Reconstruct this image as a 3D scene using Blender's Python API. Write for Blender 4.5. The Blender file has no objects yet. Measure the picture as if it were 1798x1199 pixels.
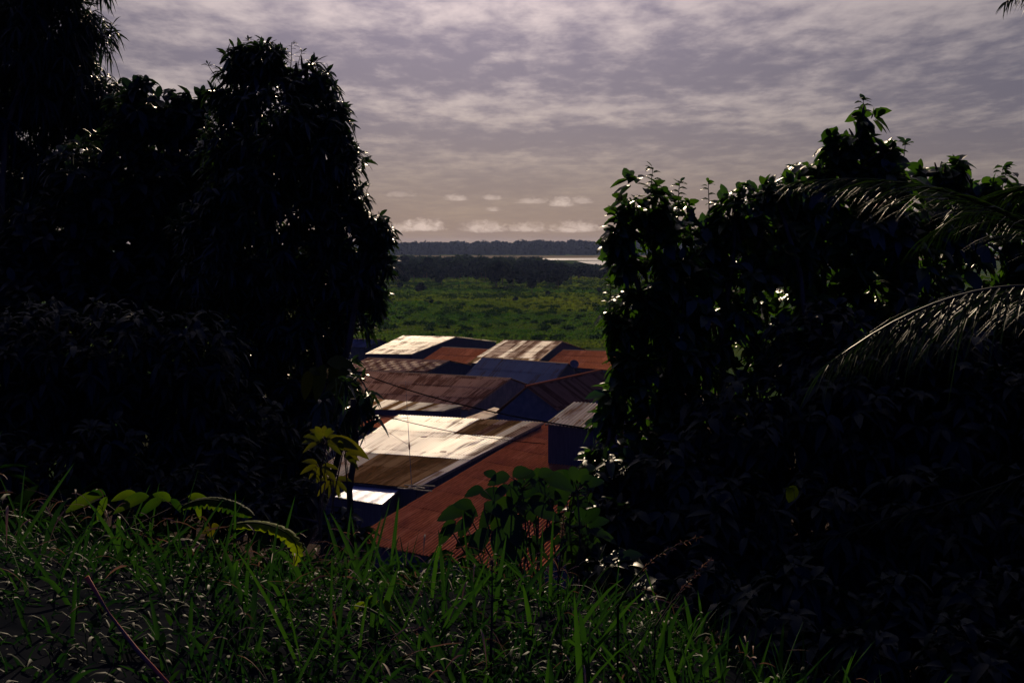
import bpy, math, random
import numpy as np
from mathutils import Vector

sc = bpy.context.scene
C = sc.collection
rnd = random.Random(7)
rng = np.random.default_rng(11)

# ------------------------------------------------------------------ camera
F = 2497.0; W0, H0 = 1798.0, 1199.0
CAMZ = 20.0
PITCH = math.atan(171.5 / F)
cam_d = bpy.data.cameras.new('camera'); cam = bpy.data.objects.new('camera', cam_d); C.objects.link(cam)
cam.location = (0, 0, CAMZ); cam.rotation_euler = (math.pi / 2 - PITCH, 0, 0)
cam_d.sensor_width = 36; cam_d.lens = 50; cam_d.clip_end = 20000; cam_d.clip_start = 0.05
sc.camera = cam
sc.view_settings.view_transform = 'Standard'; sc.view_settings.look = 'None'
sc.view_settings.exposure = 0.3; sc.view_settings.gamma = 1.0
sc.cycles.max_bounces = 6; sc.cycles.transparent_max_bounces = 8
sc.cycles.volume_bounces = 0; sc.cycles.volume_step_rate = 5

SUN_EL, SUN_AZ = math.radians(23), math.radians(-2)   # azimuth measured from +Y towards +X
sl = bpy.data.lights.new('sun', 'SUN'); sl.energy = 4.6; sl.angle = math.radians(0.6); sl.color = (1.0, 0.78, 0.54)
sun = bpy.data.objects.new('sun', sl); C.objects.link(sun)
sd = Vector((math.sin(SUN_AZ) * math.cos(SUN_EL), math.cos(SUN_AZ) * math.cos(SUN_EL), math.sin(SUN_EL)))
sun.rotation_euler = sd.to_track_quat('Z', 'Y').to_euler()


class NG:
    """small helper that writes node expressions"""
    def __init__(s, nt): s.nt = nt; s.n = nt.nodes; s.l = nt.links
    def put(s, sock, v):
        if hasattr(v, 'is_output'): s.l.new(v, sock)
        elif v is not None:
            if isinstance(v, (tuple, list)) and len(v) == 3 and len(getattr(sock, 'default_value', (0, 0, 0))) == 4: v = (*v, 1)
            sock.default_value = v
    def m(s, op, a, b=None, c=None, clamp=False):
        x = s.n.new('ShaderNodeMath'); x.operation = op; x.use_clamp = clamp
        for i, v in enumerate((a, b, c)):
            if v is not None: s.put(x.inputs[i], v)
        return x.outputs[0]
    def ss(s, v, a, b):     # smoothstep
        x = s.n.new('ShaderNodeMapRange'); x.interpolation_type = 'SMOOTHSTEP'
        s.put(x.inputs[0], v); x.inputs[1].default_value = min(a, b); x.inputs[2].default_value = max(a, b)
        if a > b: x.inputs[3].default_value = 1.0; x.inputs[4].default_value = 0.0
        return x.outputs[0]
    def mix(s, f, a, b, mode='MIX'):
        x = s.n.new('ShaderNodeMix'); x.data_type = 'RGBA'; x.blend_type = mode
        s.put(x.inputs[0], f); s.put(x.inputs[6], a); s.put(x.inputs[7], b)
        return x.outputs[2]
    def xyz(s, x_, y_, z_=0.0):
        x = s.n.new('ShaderNodeCombineXYZ'); s.put(x.inputs[0], x_); s.put(x.inputs[1], y_); s.put(x.inputs[2], z_)
        return x.outputs[0]
    def sep(s, v):
        x = s.n.new('ShaderNodeSeparateXYZ'); s.put(x.inputs[0], v); return x.outputs
    def noise(s, v, scale, detail=4, rough=0.55, dist=0.0):
        x = s.n.new('ShaderNodeTexNoise'); s.put(x.inputs['Vector'], v)
        x.inputs['Scale'].default_value = scale; x.inputs['Detail'].default_value = detail
        x.inputs['Roughness'].default_value = rough; x.inputs['Distortion'].default_value = dist
        return x.outputs[0]
    def white(s, v):
        x = s.n.new('ShaderNodeTexWhiteNoise'); s.put(x.inputs['Vector'], v); return x.outputs[0]


# ------------------------------------------------------------------ sky (world)
world = bpy.data.worlds.new("World"); sc.world = world; world.use_nodes = True
g = NG(world.node_tree); bg = g.n['Background']
sky = g.n.new('ShaderNodeTexSky'); sky.sky_type = 'NISHITA'; sky.sun_disc = False
sky.sun_elevation = SUN_EL; sky.sun_rotation = SUN_AZ
tc = g.n.new('ShaderNodeTexCoord'); dx, dy, dz = g.sep(tc.outputs['Generated'])
az = g.m('ARCTAN2', dx, dy)
zc = g.m('MAXIMUM', dz, 0.0)
den = g.m('ADD', zc, 0.055)
pl = g.xyz(g.m('DIVIDE', dx, den), g.m('MULTIPLY', g.m('DIVIDE', dy, den), 0.48), 0.0)        # a flat cloud deck seen in perspective
n1 = g.noise(pl, 1.1, 3, 0.5, 0.1)
n2 = g.noise(pl, 6.0, 7, 0.6, 0.1)
n3 = g.noise(g.xyz(g.m('MULTIPLY', az, 14), g.m('MULTIPLY', dz, 50), 3.0), 1.0, 5, 0.55, 0.3)
# long bands of thinner and thicker deck, warped by the noise
eld = g.m('ADD', dz, g.m('MULTIPLY', g.m('SUBTRACT', n3, 0.5), 0.03))
eld = g.m('ADD', eld, g.m('MULTIPLY', az, 0.035))
ramp = g.n.new('ShaderNodeValToRGB'); ramp.color_ramp.interpolation = 'B_SPLINE'
el = ramp.color_ramp.elements
stops = [(0.0, .42), (.10, .40), (.21, .36), (.30, .47), (.36, .60), (.41, .16), (.46, .08), (.53, .74), (.58, .70), (.65, .20), (.75, .22), (.83, .46), (.90, .60), (1.0, .80)]
el[0].position, el[0].color = stops[0][0], (stops[0][1],) * 3 + (1,)
el[1].position, el[1].color = stops[-1][0], (stops[-1][1],) * 3 + (1,)
for p_, v_ in stops[1:-1]:
    e_ = el.new(p_); e_.color = (v_, v_, v_, 1)
g.put(ramp.inputs[0], g.m('DIVIDE', eld, 0.17))
band = g.sep(ramp.outputs[0])[0]
fine = g.m('SUBTRACT', n2, 0.5)
amp = g.ss(dz, 0.01, 0.09)
dens = g.m('ADD', band, g.m('MULTIPLY', g.m('MULTIPLY', fine, 1.85), g.m('ADD', 0.35, g.m('MULTIPLY', amp, 0.65))))
dens = g.m('ADD', dens, g.m('MULTIPLY', g.m('SUBTRACT', n1, 0.5), 1.1))
light = g.ss(dens, 0.10, 1.12)
# brighter towards the veiled sun, darker far from it
sv = g.m('ADD', g.m('ADD', g.m('MULTIPLY', dx, sd.x), g.m('MULTIPLY', dy, sd.y)), g.m('MULTIPLY', dz, sd.z))
near = g.m('POWER', g.m('MAXIMUM', sv, 0.0), 34.0)
back = g.ss(sv, 0.1, 0.93)
dark_c = g.mix(g.ss(dz, 0.0, 0.10), (0.092, 0.075, 0.092), (0.070, 0.061, 0.098))
lite_c = g.mix(g.ss(dz, 0.0, 0.13), (0.150, 0.120, 0.115), (0.245, 0.208, 0.216))
cl = g.mix(light, dark_c, lite_c)
# small fair-weather cumulus low over the horizon, flat bases
puff = None
cn = g.noise(g.xyz(g.m('MULTIPLY', az, 170), g.m('MULTIPLY', dz, 300), 0.0), 1.0, 5, 0.6, 0.6)
cn2 = g.m('MULTIPLY', g.m('SUBTRACT', cn, 0.5), 2.3)
def pz(px): return math.atan((px - 899) / F)
def pe(py): return (428 - py) / F
for (px, py, rx, ry, s_) in [(742, 402, 48, 20, 1.0), (700, 404, 30, 14, .7), (850, 404, 46, 20, .8), (925, 404, 44, 15, .7), (1010, 404, 52, 18, .85), (1130, 404, 60, 20, .8),
                             (800, 351, 24, 11, .6), (862, 350, 20, 9, .55), (866, 370, 17, 7, .5), (935, 356, 34, 10, .5), (985, 360, 26, 16, .8), (1020, 356, 24, 11, .5), (705, 345, 30, 10, .3), (600, 404, 60, 22, .8), (1300, 404, 70, 22, .8)]:
    u = g.m('DIVIDE', g.m('SUBTRACT', az, pz(px)), rx / F)
    v = g.m('DIVIDE', g.m('SUBTRACT', dz, pe(py)), ry / F)
    v = g.m('MULTIPLY', v, g.m('ADD', 1.0, g.m('MULTIPLY', g.m('LESS_THAN', v, 0.0), 2.5)))
    d2 = g.m('ADD', g.m('MULTIPLY', u, u), g.m('MULTIPLY', v, v))
    q = g.m('MULTIPLY', g.ss(g.m('ADD', g.m('SUBTRACT', 1.0, d2), cn2), -0.1, 1.3), s_)
    puff = q if puff is None else g.m('MAXIMUM', puff, q)
cl = g.mix(g.m('MULTIPLY', puff, 0.95), cl, (0.36, 0.30, 0.29))
cl = g.mix(1.0, cl, g.mix(near, (1, 1, 1), (4.4, 4.15, 4.1)), 'MULTIPLY')
cl = g.mix(1.0, cl, g.mix(back, (0.03, 0.08, 0.80), (1, 1, 1)), 'MULTIPLY')
skyc = g.mix(0.04, g.mix(1.0, cl, (10, 10, 10), 'MULTIPLY'), sky.outputs[0])
g.put(bg.inputs[0], skyc); bg.inputs[1].default_value = 0.1


# ------------------------------------------------------------------ helpers
def at(px, py, z=None, Y=None):
    """the place in the world seen at a photo pixel, at height z or at distance Y"""
    X = (px - W0 / 2) / F; U = (H0 / 2 - py) / F
    cp, sp = math.cos(PITCH), math.sin(PITCH)
    r = Vector((X, cp + U * sp, -sp + U * cp))
    k = (z - CAMZ) / r.z if z is not None else Y / r.y
    return Vector((0, 0, CAMZ)) + r * k


def tag(o, label=None, cat=None, group=None, kind=None):
    if label: o['label'] = label
    if cat: o['category'] = cat
    if group: o['group'] = group
    if kind: o['kind'] = kind
    return o


def thing(name, loc, label, cat, group=None):
    o = bpy.data.objects.new(name, None); C.objects.link(o); o.location = loc; o.empty_display_size = 0.3
    bpy.context.view_layer.update()
    return tag(o, label, cat, group)


def link(name, me, parent=None, mats=()):
    o = bpy.data.objects.new(name, me); C.objects.link(o)
    for m in mats: me.materials.append(m)
    if parent is not None:
        o.parent = parent; o.location = -Vector(parent.location)
    return o


def mesh_pd(name, vs, fs, parent=None, mats=(), smooth=False, mi=None):
    me = bpy.data.meshes.new(name); me.from_pydata([tuple(v) for v in vs], [], fs); me.update()
    o = link(name, me, parent, mats)
    if mi is not None: me.polygons.foreach_set('material_index', mi)
    if smooth: me.polygons.foreach_set('use_smooth', [True] * len(me.polygons))
    return o


def np_mesh(name, V, Q, tint=None, parent=None, mats=(), smooth=True):
    me = bpy.data.meshes.new(name)
    V = np.asarray(V, np.float32); Q = np.asarray(Q, np.int32); nq = len(Q)
    me.vertices.add(len(V)); me.vertices.foreach_set('co', V.ravel())
    me.loops.add(nq * 4); me.loops.foreach_set('vertex_index', Q.ravel())
    me.polygons.add(nq); me.polygons.foreach_set('loop_start', np.arange(nq, dtype=np.int32) * 4)
    me.polygons.foreach_set('loop_total', np.full(nq, 4, np.int32))
    me.polygons.foreach_set('use_smooth', np.full(nq, smooth))
    me.update(calc_edges=True)
    if tint is not None:
        a = me.attributes.new('tint', 'FLOAT', 'POINT'); a.data.foreach_set('value', np.asarray(tint, np.float32))
    return link(name, me, parent, mats)


def nrm(a): return a / np.maximum(np.linalg.norm(a, axis=-1, keepdims=True), 1e-9)


def strips(B, D, N, L, Wd, droop=0.3, rows=(0, .2, .5, .8, 1), prof=(.12, .75, 1, .6, .04), fold=.15, wave=0.0):
    """leaf blades: base B, direction D, face normal N, length L, width W"""
    n = len(B); D = nrm(D); S = nrm(np.cross(D, N)); Nn = nrm(np.cross(S, D))
    L = np.broadcast_to(np.asarray(L, float), (n,)); Wd = np.broadcast_to(np.asarray(Wd, float), (n,)); droop = np.broadcast_to(np.asarray(droop, float), (n,))
    out = np.zeros((n, len(rows), 3, 3))
    G = np.array([0, 0, -1.0])
    for i, (t, p) in enumerate(zip(rows, prof)):
        c = B + (D * t + G * (droop * t * t)[:, None] if False else D * t + G[None] * (droop * t * t)[:, None]) * L[:, None]
        if wave: c = c + Nn * (wave * math.sin(t * 9) * L)[:, None]
        w = (Wd * p * 0.5)[:, None]
        out[:, i, 0] = c - S * w + Nn * w * fold * 2
        out[:, i, 1] = c
        out[:, i, 2] = c + S * w + Nn * w * fold * 2
    return out


class Leaves:
    def __init__(s): s.V = []; s.Q = []; s.T = []; s.n = 0
    def add(s, P, tint):
        n, R, K, _ = P.shape
        base = s.n + np.arange(n)[:, None, None] * (R * K)
        r = np.arange(R - 1)[None, :, None]; k = np.arange(K - 1)[None, None, :]
        a = base + r * K + k
        s.Q.append(np.stack([a, a + 1, a + K + 1, a + K], -1).reshape(-1, 4))
        s.V.append(P.reshape(-1, 3)); s.n += n * R * K
        s.T.append(np.repeat(np.broadcast_to(np.asarray(tint, float), (n,)), R * K))
    def build(s, name, mat, parent=None):
        return np_mesh(name, np.concatenate(s.V), np.concatenate(s.Q), np.concatenate(s.T), parent, [mat])


def tube(paths, sides=6):
    """paths: list of lists of (point, radius)"""
    V = []; Q = []
    for p in paths:
        pts = [Vector(a) for a, _ in p]; b0 = len(V)
        for i, (a, r) in enumerate(p):
            t = (pts[min(i + 1, len(pts) - 1)] - pts[max(i - 1, 0)]).normalized()
            x = t.cross(Vector((0.31, 0.2, 0.93))).normalized(); y = t.cross(x)
            for k in range(sides):
                w = 2 * math.pi * k / sides
                V.append(pts[i] + (x * math.cos(w) + y * math.sin(w)) * r)
        for i in range(len(p) - 1):
            for k in range(sides):
                a = b0 + i * sides + k; b = b0 + i * sides + (k + 1) % sides
                Q.append((a, b, b + sides, a + sides))
        Q.append(tuple(b0 + k for k in range(sides))[::-1]); Q.append(tuple(b0 + (len(p) - 1) * sides + k for k in range(sides)))
    return V, Q


def curve(a, b, r0, r1, n=6, bow=0.1, seed=0):
    rr = random.Random(seed); a = Vector(a); b = Vector(b); L = (b - a).length
    o = Vector((rr.uniform(-1, 1), rr.uniform(-1, 1), rr.uniform(-.3, 1))) * L * bow
    return [(a.lerp(b, i / n) + o * math.sin(math.pi * i / n) + Vector((rr.uniform(-1, 1), rr.uniform(-1, 1), 0)) * L * .012 * (0 < i < n), r0 + (r1 - r0) * i / n) for i in range(n + 1)]


def box_vf(c, ax, ay, az_, hx, hy, hz):
    V = [Vector(c) + ax * (sx * hx) + ay * (sy * hy) + az_ * (sz * hz) for sz in (-1, 1) for sy in (-1, 1) for sx in (-1, 1)]
    return V, [(0, 2, 3, 1), (4, 5, 7, 6), (0, 1, 5, 4), (2, 6, 7, 3), (0, 4, 6, 2), (1, 3, 7, 5)]


def merge(parts):
    V = []; Fc = []
    for v, f in parts:
        b = len(V); V += list(v); Fc += [tuple(b + i for i in q) for q in f]
    return V, Fc


def vnoise(x, y, s, seed=0):
    """smooth value noise in the plane"""
    r = np.random.default_rng(seed).random((64, 64))
    u = x / s; v = y / s; i = np.floor(u).astype(int); j = np.floor(v).astype(int); a = u - i; b = v - j
    a = a * a * (3 - 2 * a); b = b * b * (3 - 2 * b)
    f = lambda p, q: r[p % 64, q % 64]
    return (f(i, j) * (1 - a) + f(i + 1, j) * a) * (1 - b) + (f(i, j + 1) * (1 - a) + f(i + 1, j + 1) * a) * b


# ------------------------------------------------------------------ materials
def newmat(name):
    m = bpy.data.materials.new(name); m.use_nodes = True
    g = NG(m.node_tree); return m, g, g.n['Principled BSDF'], g.n['Material Output']


def leafmat(name, dark, light, rough=.42, trans=.3, tcol=None, spec=.5, scale=6):
    m, g, p, out = newmat(name)
    a = g.n.new('ShaderNodeAttribute'); a.attribute_name = 'tint'
    tc = g.n.new('ShaderNodeTexCoord')
    n = g.noise(tc.outputs['Object'], scale, 3)
    f = g.m('ADD', g.m('MULTIPLY', a.outputs['Fac'], .8), g.m('MULTIPLY', g.m('SUBTRACT', n, .5), .5), clamp=True)
    c = g.mix(f, dark, light)
    g.put(p.inputs['Base Color'], c); g.put(p.inputs['Roughness'], g.m('ADD', rough, g.m('MULTIPLY', n, .12)))
    p.inputs['Specular IOR Level'].default_value = spec
    tr = g.n.new('ShaderNodeBsdfTranslucent')
    g.put(tr.inputs[0], g.mix(1.0, c, tcol or (1.9, 2.2, .6), 'MULTIPLY'))
    ms = g.n.new('ShaderNodeMixShader'); ms.inputs[0].default_value = trans
    g.l.new(p.outputs[0], ms.inputs[1]); g.l.new(tr.outputs[0], ms.inputs[2]); g.l.new(ms.outputs[0], out.inputs[0])
    return m


def plainmat(name, c1, c2, rough=.8, scale=3, metal=0, stretch=(1, 1, 1), bump=.0):
    m, g, p, out = newmat(name); p.inputs['Specular IOR Level'].default_value = .03
    tc = g.n.new('ShaderNodeTexCoord'); mp = g.n.new('ShaderNodeMapping'); mp.inputs['Scale'].default_value = stretch
    g.put(mp.inputs[0], tc.outputs['Object'])
    n = g.noise(mp.outputs[0], scale, 5, .6)
    g.put(p.inputs['Base Color'], g.mix(g.ss(n, .3, .7), c1, c2)); p.inputs['Roughness'].default_value = rough; p.inputs['Metallic'].default_value = metal
    if bump:
        b = g.n.new('ShaderNodeBump'); b.inputs['Strength'].default_value = bump; g.put(b.inputs['Height'], n); g.put(p.inputs['Normal'], b.outputs[0])
    return m


def roofmat(name, clean, rust, amount=.5, sheet=.5, rough=.4, metal=.6, rough_rust=.75, spec=.5, rust2=None):
    """corrugated iron: u across the sheets, v down the slope, both in metres"""
    m, g, p, out = newmat(name)
    uv = g.n.new('ShaderNodeUVMap'); uv.uv_map = 'sheet'
    u, v, _ = g.sep(uv.outputs[0])
    sid = g.xyz(g.m('FLOOR', g.m('DIVIDE', u, .82)), g.m('FLOOR', g.m('DIVIDE', v, 3.6)), 0)
    r = g.white(sid); r2 = g.white(g.m('ADD', r, 3.3)) if False else g.white(g.xyz(r, 7.7, 0))
    st = g.noise(g.xyz(g.m('MULTIPLY', u, 5.0), g.m('MULTIPLY', v, .16), 0), 1.0, 6, .7)
    bl = g.noise(g.xyz(u, v, 4), .55, 4, .6)
    f = g.m('ADD', g.m('ADD', g.m('MULTIPLY', st, 1.1), g.m('MULTIPLY', bl, .4)), g.m('MULTIPLY', g.m('SUBTRACT', r, .5), sheet))
    edge = g.m('ABSOLUTE', g.m('SUBTRACT', g.m('FRACT', g.m('DIVIDE', v, 3.6)), .5))
    f = g.m('ADD', f, g.m('MULTIPLY', g.ss(edge, .46, .5), .12))
    f = g.ss(f, 1.09 - amount * .75, 1.30 - amount * .75)
    fine = g.noise(g.xyz(g.m('MULTIPLY', u, 9), g.m('MULTIPLY', v, 1.2), 1), 1.0, 4, .6)
    rc = g.mix(g.ss(fine, .3, .72), rust, rust2 or tuple(k * .55 for k in rust))
    cc = g.mix(g.m('MULTIPLY', r2, .35), clean, tuple(k * .55 for k in clean))
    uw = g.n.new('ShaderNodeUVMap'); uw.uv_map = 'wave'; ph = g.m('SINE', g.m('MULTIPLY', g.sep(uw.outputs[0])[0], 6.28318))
    stain_shade = g.m('MULTIPLY', g.ss(ph, .2, -.8), g.m('ADD', .16, g.m('MULTIPLY', g.m('ADD', f, fine), .36)))  # valleys darkened in colour: rust stain plus painted shade between the ribs
    g.put(p.inputs['Base Color'], g.mix(stain_shade, g.mix(f, cc, rc), (.045, .026, .018)))
    g.put(p.inputs['Metallic'], g.m('MULTIPLY', g.m('SUBTRACT', 1.0, f), metal))
    g.put(p.inputs['Roughness'], g.m('ADD', g.m('ADD', rough, g.m('MULTIPLY', f, rough_rust - rough)), g.m('MULTIPLY', g.m('SUBTRACT', fine, .5), .16)))
    g.put(p.inputs['Specular IOR Level'], g.m('MULTIPLY', g.m('SUBTRACT', 1.0, g.m('MULTIPLY', f, .85)), spec))
    return m


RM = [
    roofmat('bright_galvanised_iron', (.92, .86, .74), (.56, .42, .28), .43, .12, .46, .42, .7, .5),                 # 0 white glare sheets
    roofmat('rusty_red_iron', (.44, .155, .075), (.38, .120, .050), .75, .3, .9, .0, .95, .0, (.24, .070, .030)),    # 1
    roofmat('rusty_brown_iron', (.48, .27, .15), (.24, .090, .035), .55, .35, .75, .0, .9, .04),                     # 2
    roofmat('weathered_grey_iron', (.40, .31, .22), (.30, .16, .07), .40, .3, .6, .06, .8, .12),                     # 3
    roofmat('shaded_blue_grey_iron', (.055, .075, .15), (.050, .038, .045), .40, .3, .9, .0, .95, .0),                  # 4 dark blue paints in the shade of a slope facing away
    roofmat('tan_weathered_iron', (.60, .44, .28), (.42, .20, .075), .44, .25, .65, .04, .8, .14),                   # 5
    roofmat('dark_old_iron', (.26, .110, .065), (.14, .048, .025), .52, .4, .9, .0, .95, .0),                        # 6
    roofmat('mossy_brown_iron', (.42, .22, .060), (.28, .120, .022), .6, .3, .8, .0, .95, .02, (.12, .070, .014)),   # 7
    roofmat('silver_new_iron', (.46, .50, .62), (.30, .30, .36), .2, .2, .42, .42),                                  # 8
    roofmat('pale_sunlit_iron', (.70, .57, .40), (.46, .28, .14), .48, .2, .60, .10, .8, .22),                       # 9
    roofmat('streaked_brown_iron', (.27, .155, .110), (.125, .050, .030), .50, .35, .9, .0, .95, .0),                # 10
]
M_wall = plainmat('weathered_timber_boards', (.030, .034, .060), (.060, .060, .085), .85, 2, stretch=(6, 6, .4), bump=.2)
M_wall2 = plainmat('painted_plaster', (.055, .070, .11), (.10, .11, .15), .85, 1.2)
M_cap = plainmat('ridge_iron', (.10, .05, .04), (.18, .09, .06), .9, 2, 0)
M_bark = plainmat('bark', (.035, .026, .018), (.09, .07, .05), .9, 8, stretch=(1, 1, .3), bump=.4)
M_wire = plainmat('cable_rubber', (.004, .004, .005), (.006, .006, .007), 1.0); M_wire.node_tree.nodes['Principled BSDF'].inputs['Specular IOR Level'].default_value = 0
M_steel = plainmat('dull_steel', (.10, .10, .11), (.2, .19, .18), .5, 5, .6)
M_wood = plainmat('grey_timber', (.10, .08, .06), (.2, .17, .13), .85, 6, stretch=(1, 1, .2))
M_mango = leafmat('mango_leaf', (.007, .017, .011), (.020, .040, .018), .36, .14, spec=.22)
M_dark = leafmat('dark_leaf', (.005, .013, .012), (.014, .028, .018), .42, .12, spec=.12)
M_plant = leafmat('plant_leaf', (.007, .020, .008), (.022, .044, .010), .5, .22, spec=.15)
M_broad = leafmat('broad_leaf', (.008, .022, .008), (.030, .066, .010), .36, .36, spec=.42)
M_palm = leafmat('palm_leaf', (.004, .010, .007), (.016, .030, .007), .42, .16, spec=.09)
M_grass = leafmat('grass_blade', (.004, .015, .009), (.018, .048, .010), .6, .30, spec=.08)
M_weed = leafmat('weed_leaf', (.004, .014, .006), (.014, .032, .007), .85, .3, spec=0)
M_straw = leafmat('dry_straw', (.04, .026, .022), (.20, .125, .10), .7, .2, (1.2, 1.0, .8), spec=.1)
M_yellow = leafmat('yellow_green_leaf', (.030, .042, .005), (.09, .09, .007), .55, .38, (1.4, 1.3, .4), spec=.12)
M_frond = leafmat('fresh_green_leaf', (.010, .032, .006), (.14, .18, .006), .7, .5, (1.4, 1.5, .4), spec=.08)  # light tone raised to stand in for sun on shaded leaves
M_mid = leafmat('mid_wood_leaf', (.008, .022, .026), (.045, .072, .044), .8, .08, scale=.4, spec=0)  # light tone raised to paint in the sunlit tree tops
M_field = leafmat('field_leaf', (.014, .046, .018), (.100, .105, .022), .85, .25, scale=.05, spec=0)
M_scrub = leafmat('scrub_leaf', (.012, .034, .014), (.040, .070, .022), .85, .15, scale=.2, spec=0)
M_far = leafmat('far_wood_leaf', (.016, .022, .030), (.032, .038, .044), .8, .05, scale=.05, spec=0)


# ------------------------------------------------------------------ ground
def plateau(x, y):
    xc = np.clip(x, -7, 7)
    return 18.50 - .19 * xc - .12 * np.clip(xc - .2, 0, 3) - .03 * np.clip(y - 3, -8, 8) + .25 * (vnoise(x + 50, y + 50, 2.3, 3) - .5)
def hgt(x, y):
    x = np.asarray(x, float); y = np.asarray(y, float)
    yc = 8.6 - .25 * np.clip(x, 0, 6)
    k = (y - yc) / 1.2
    drop = 1.2 * np.where(k > 20, k, np.log1p(np.exp(np.minimum(k, 20)))) * .78
    h = plateau(x, y) - drop
    low = .35 * (vnoise(x + 900, y + 900, 14, 5) - .5)
    d = (h - low) / 2.0
    return low + 2.0 * np.where(d > 20, d, np.log1p(np.exp(np.clip(d, -50, 20))))
def H(x, y): return float(hgt(np.array([x]), np.array([y]))[0])

t = np.linspace(-1, 1, 241); gx = np.sinh(t * 7.2) / math.sinh(7.2) * 5200
t = np.linspace(0, 1, 341); gy = -60 + 66 * np.minimum(t / .12, 1) + np.where(t > .12, (np.exp((t - .12) / .88 * 6.6) - 1) / (math.exp(6.6) - 1) * 5400, 0)
# a finer grid close to the camera
gx = np.unique(np.concatenate([gx, np.linspace(-6, 6, 61)])); gy = np.unique(np.concatenate([gy, np.linspace(2, 14, 61)]))
X, Yg = np.meshgrid(gx, gy); Z = hgt(X, Yg)
V = np.stack([X, Yg, Z], -1).reshape(-1, 3); nx = len(gx)
i, j = np.meshgrid(np.arange(nx - 1), np.arange(len(gy) - 1)); a = (j * nx + i).ravel()
m, g, p, out = newmat('ground_soil_and_turf')
geo = g.n.new('ShaderNodeNewGeometry'); gxs, gys, gzs = g.sep(geo.outputs['Position'])
pos = geo.outputs['Position']
nA = g.noise(pos, .02, 6, .6); nB = g.noise(pos, .12, 5, .65); nC = g.noise(g.xyz(g.m('MULTIPLY', gxs, .35), gys, 0), .035, 4, .6); nD = g.noise(pos, 5, 5, .6)
fieldc = g.mix(g.ss(nA, .35, .65), (.018, .042, .014), (.050, .068, .016))
fieldc = g.mix(g.m('MULTIPLY', g.ss(nC, .56, .7), .6), fieldc, (.10, .065, .022))
fieldc = g.mix(g.m('MULTIPLY', g.ss(nB, .45, .7), .5), fieldc, (.03, .05, .018))
soil = g.mix(g.ss(nD, .3, .7), (.004, .005, .007), (.009, .010, .012))  # blue-black colour carries the shade under the trees
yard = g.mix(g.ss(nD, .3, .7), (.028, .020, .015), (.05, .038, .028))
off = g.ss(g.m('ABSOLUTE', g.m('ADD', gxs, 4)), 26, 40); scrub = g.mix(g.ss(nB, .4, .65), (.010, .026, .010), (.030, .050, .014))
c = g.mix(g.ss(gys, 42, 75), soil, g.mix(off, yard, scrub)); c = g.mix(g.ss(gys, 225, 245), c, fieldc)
sand = g.m('MULTIPLY', g.ss(gys, 1700, 1760), g.m('SUBTRACT', 1.0, g.ss(gys, 2350, 2450)))
c = g.mix(g.m('MULTIPLY', sand, .8), c, (.17, .13, .085))
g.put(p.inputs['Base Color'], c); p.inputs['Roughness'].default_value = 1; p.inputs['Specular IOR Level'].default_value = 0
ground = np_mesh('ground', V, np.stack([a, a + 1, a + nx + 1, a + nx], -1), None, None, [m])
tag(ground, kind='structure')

# river
mw, g, p, out = newmat('river_water')
tc = g.n.new('ShaderNodeTexCoord'); nn = g.noise(tc.outputs['Object'], .25, 4, .6)
p.inputs['Base Color'].default_value = (.05, .05, .045, 1); p.inputs['Roughness'].default_value = .12; p.inputs['Specular IOR Level'].default_value = .8
b = g.n.new('ShaderNodeBump'); b.inputs['Strength'].default_value = .25; b.inputs['Distance'].default_value = .6; g.put(b.inputs['Height'], nn); g.put(p.inputs['Normal'], b.outputs[0])
rv = [at(px, py, z=.55) for px, py in [(880, 455.2), (960, 453.6), (1120, 452.6), (1500, 452.0), (1500, 473), (1200, 472.5), (1110, 470), (1060, 466.5), (1030, 462.5), (1012, 458.6), (1100, 457.6), (1010, 457.0), (950, 456.6), (900, 456.4)]]
river = mesh_pd('river', rv, [tuple(range(len(rv)))[::-1]], None, [mw]); tag(river, kind='structure')


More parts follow.
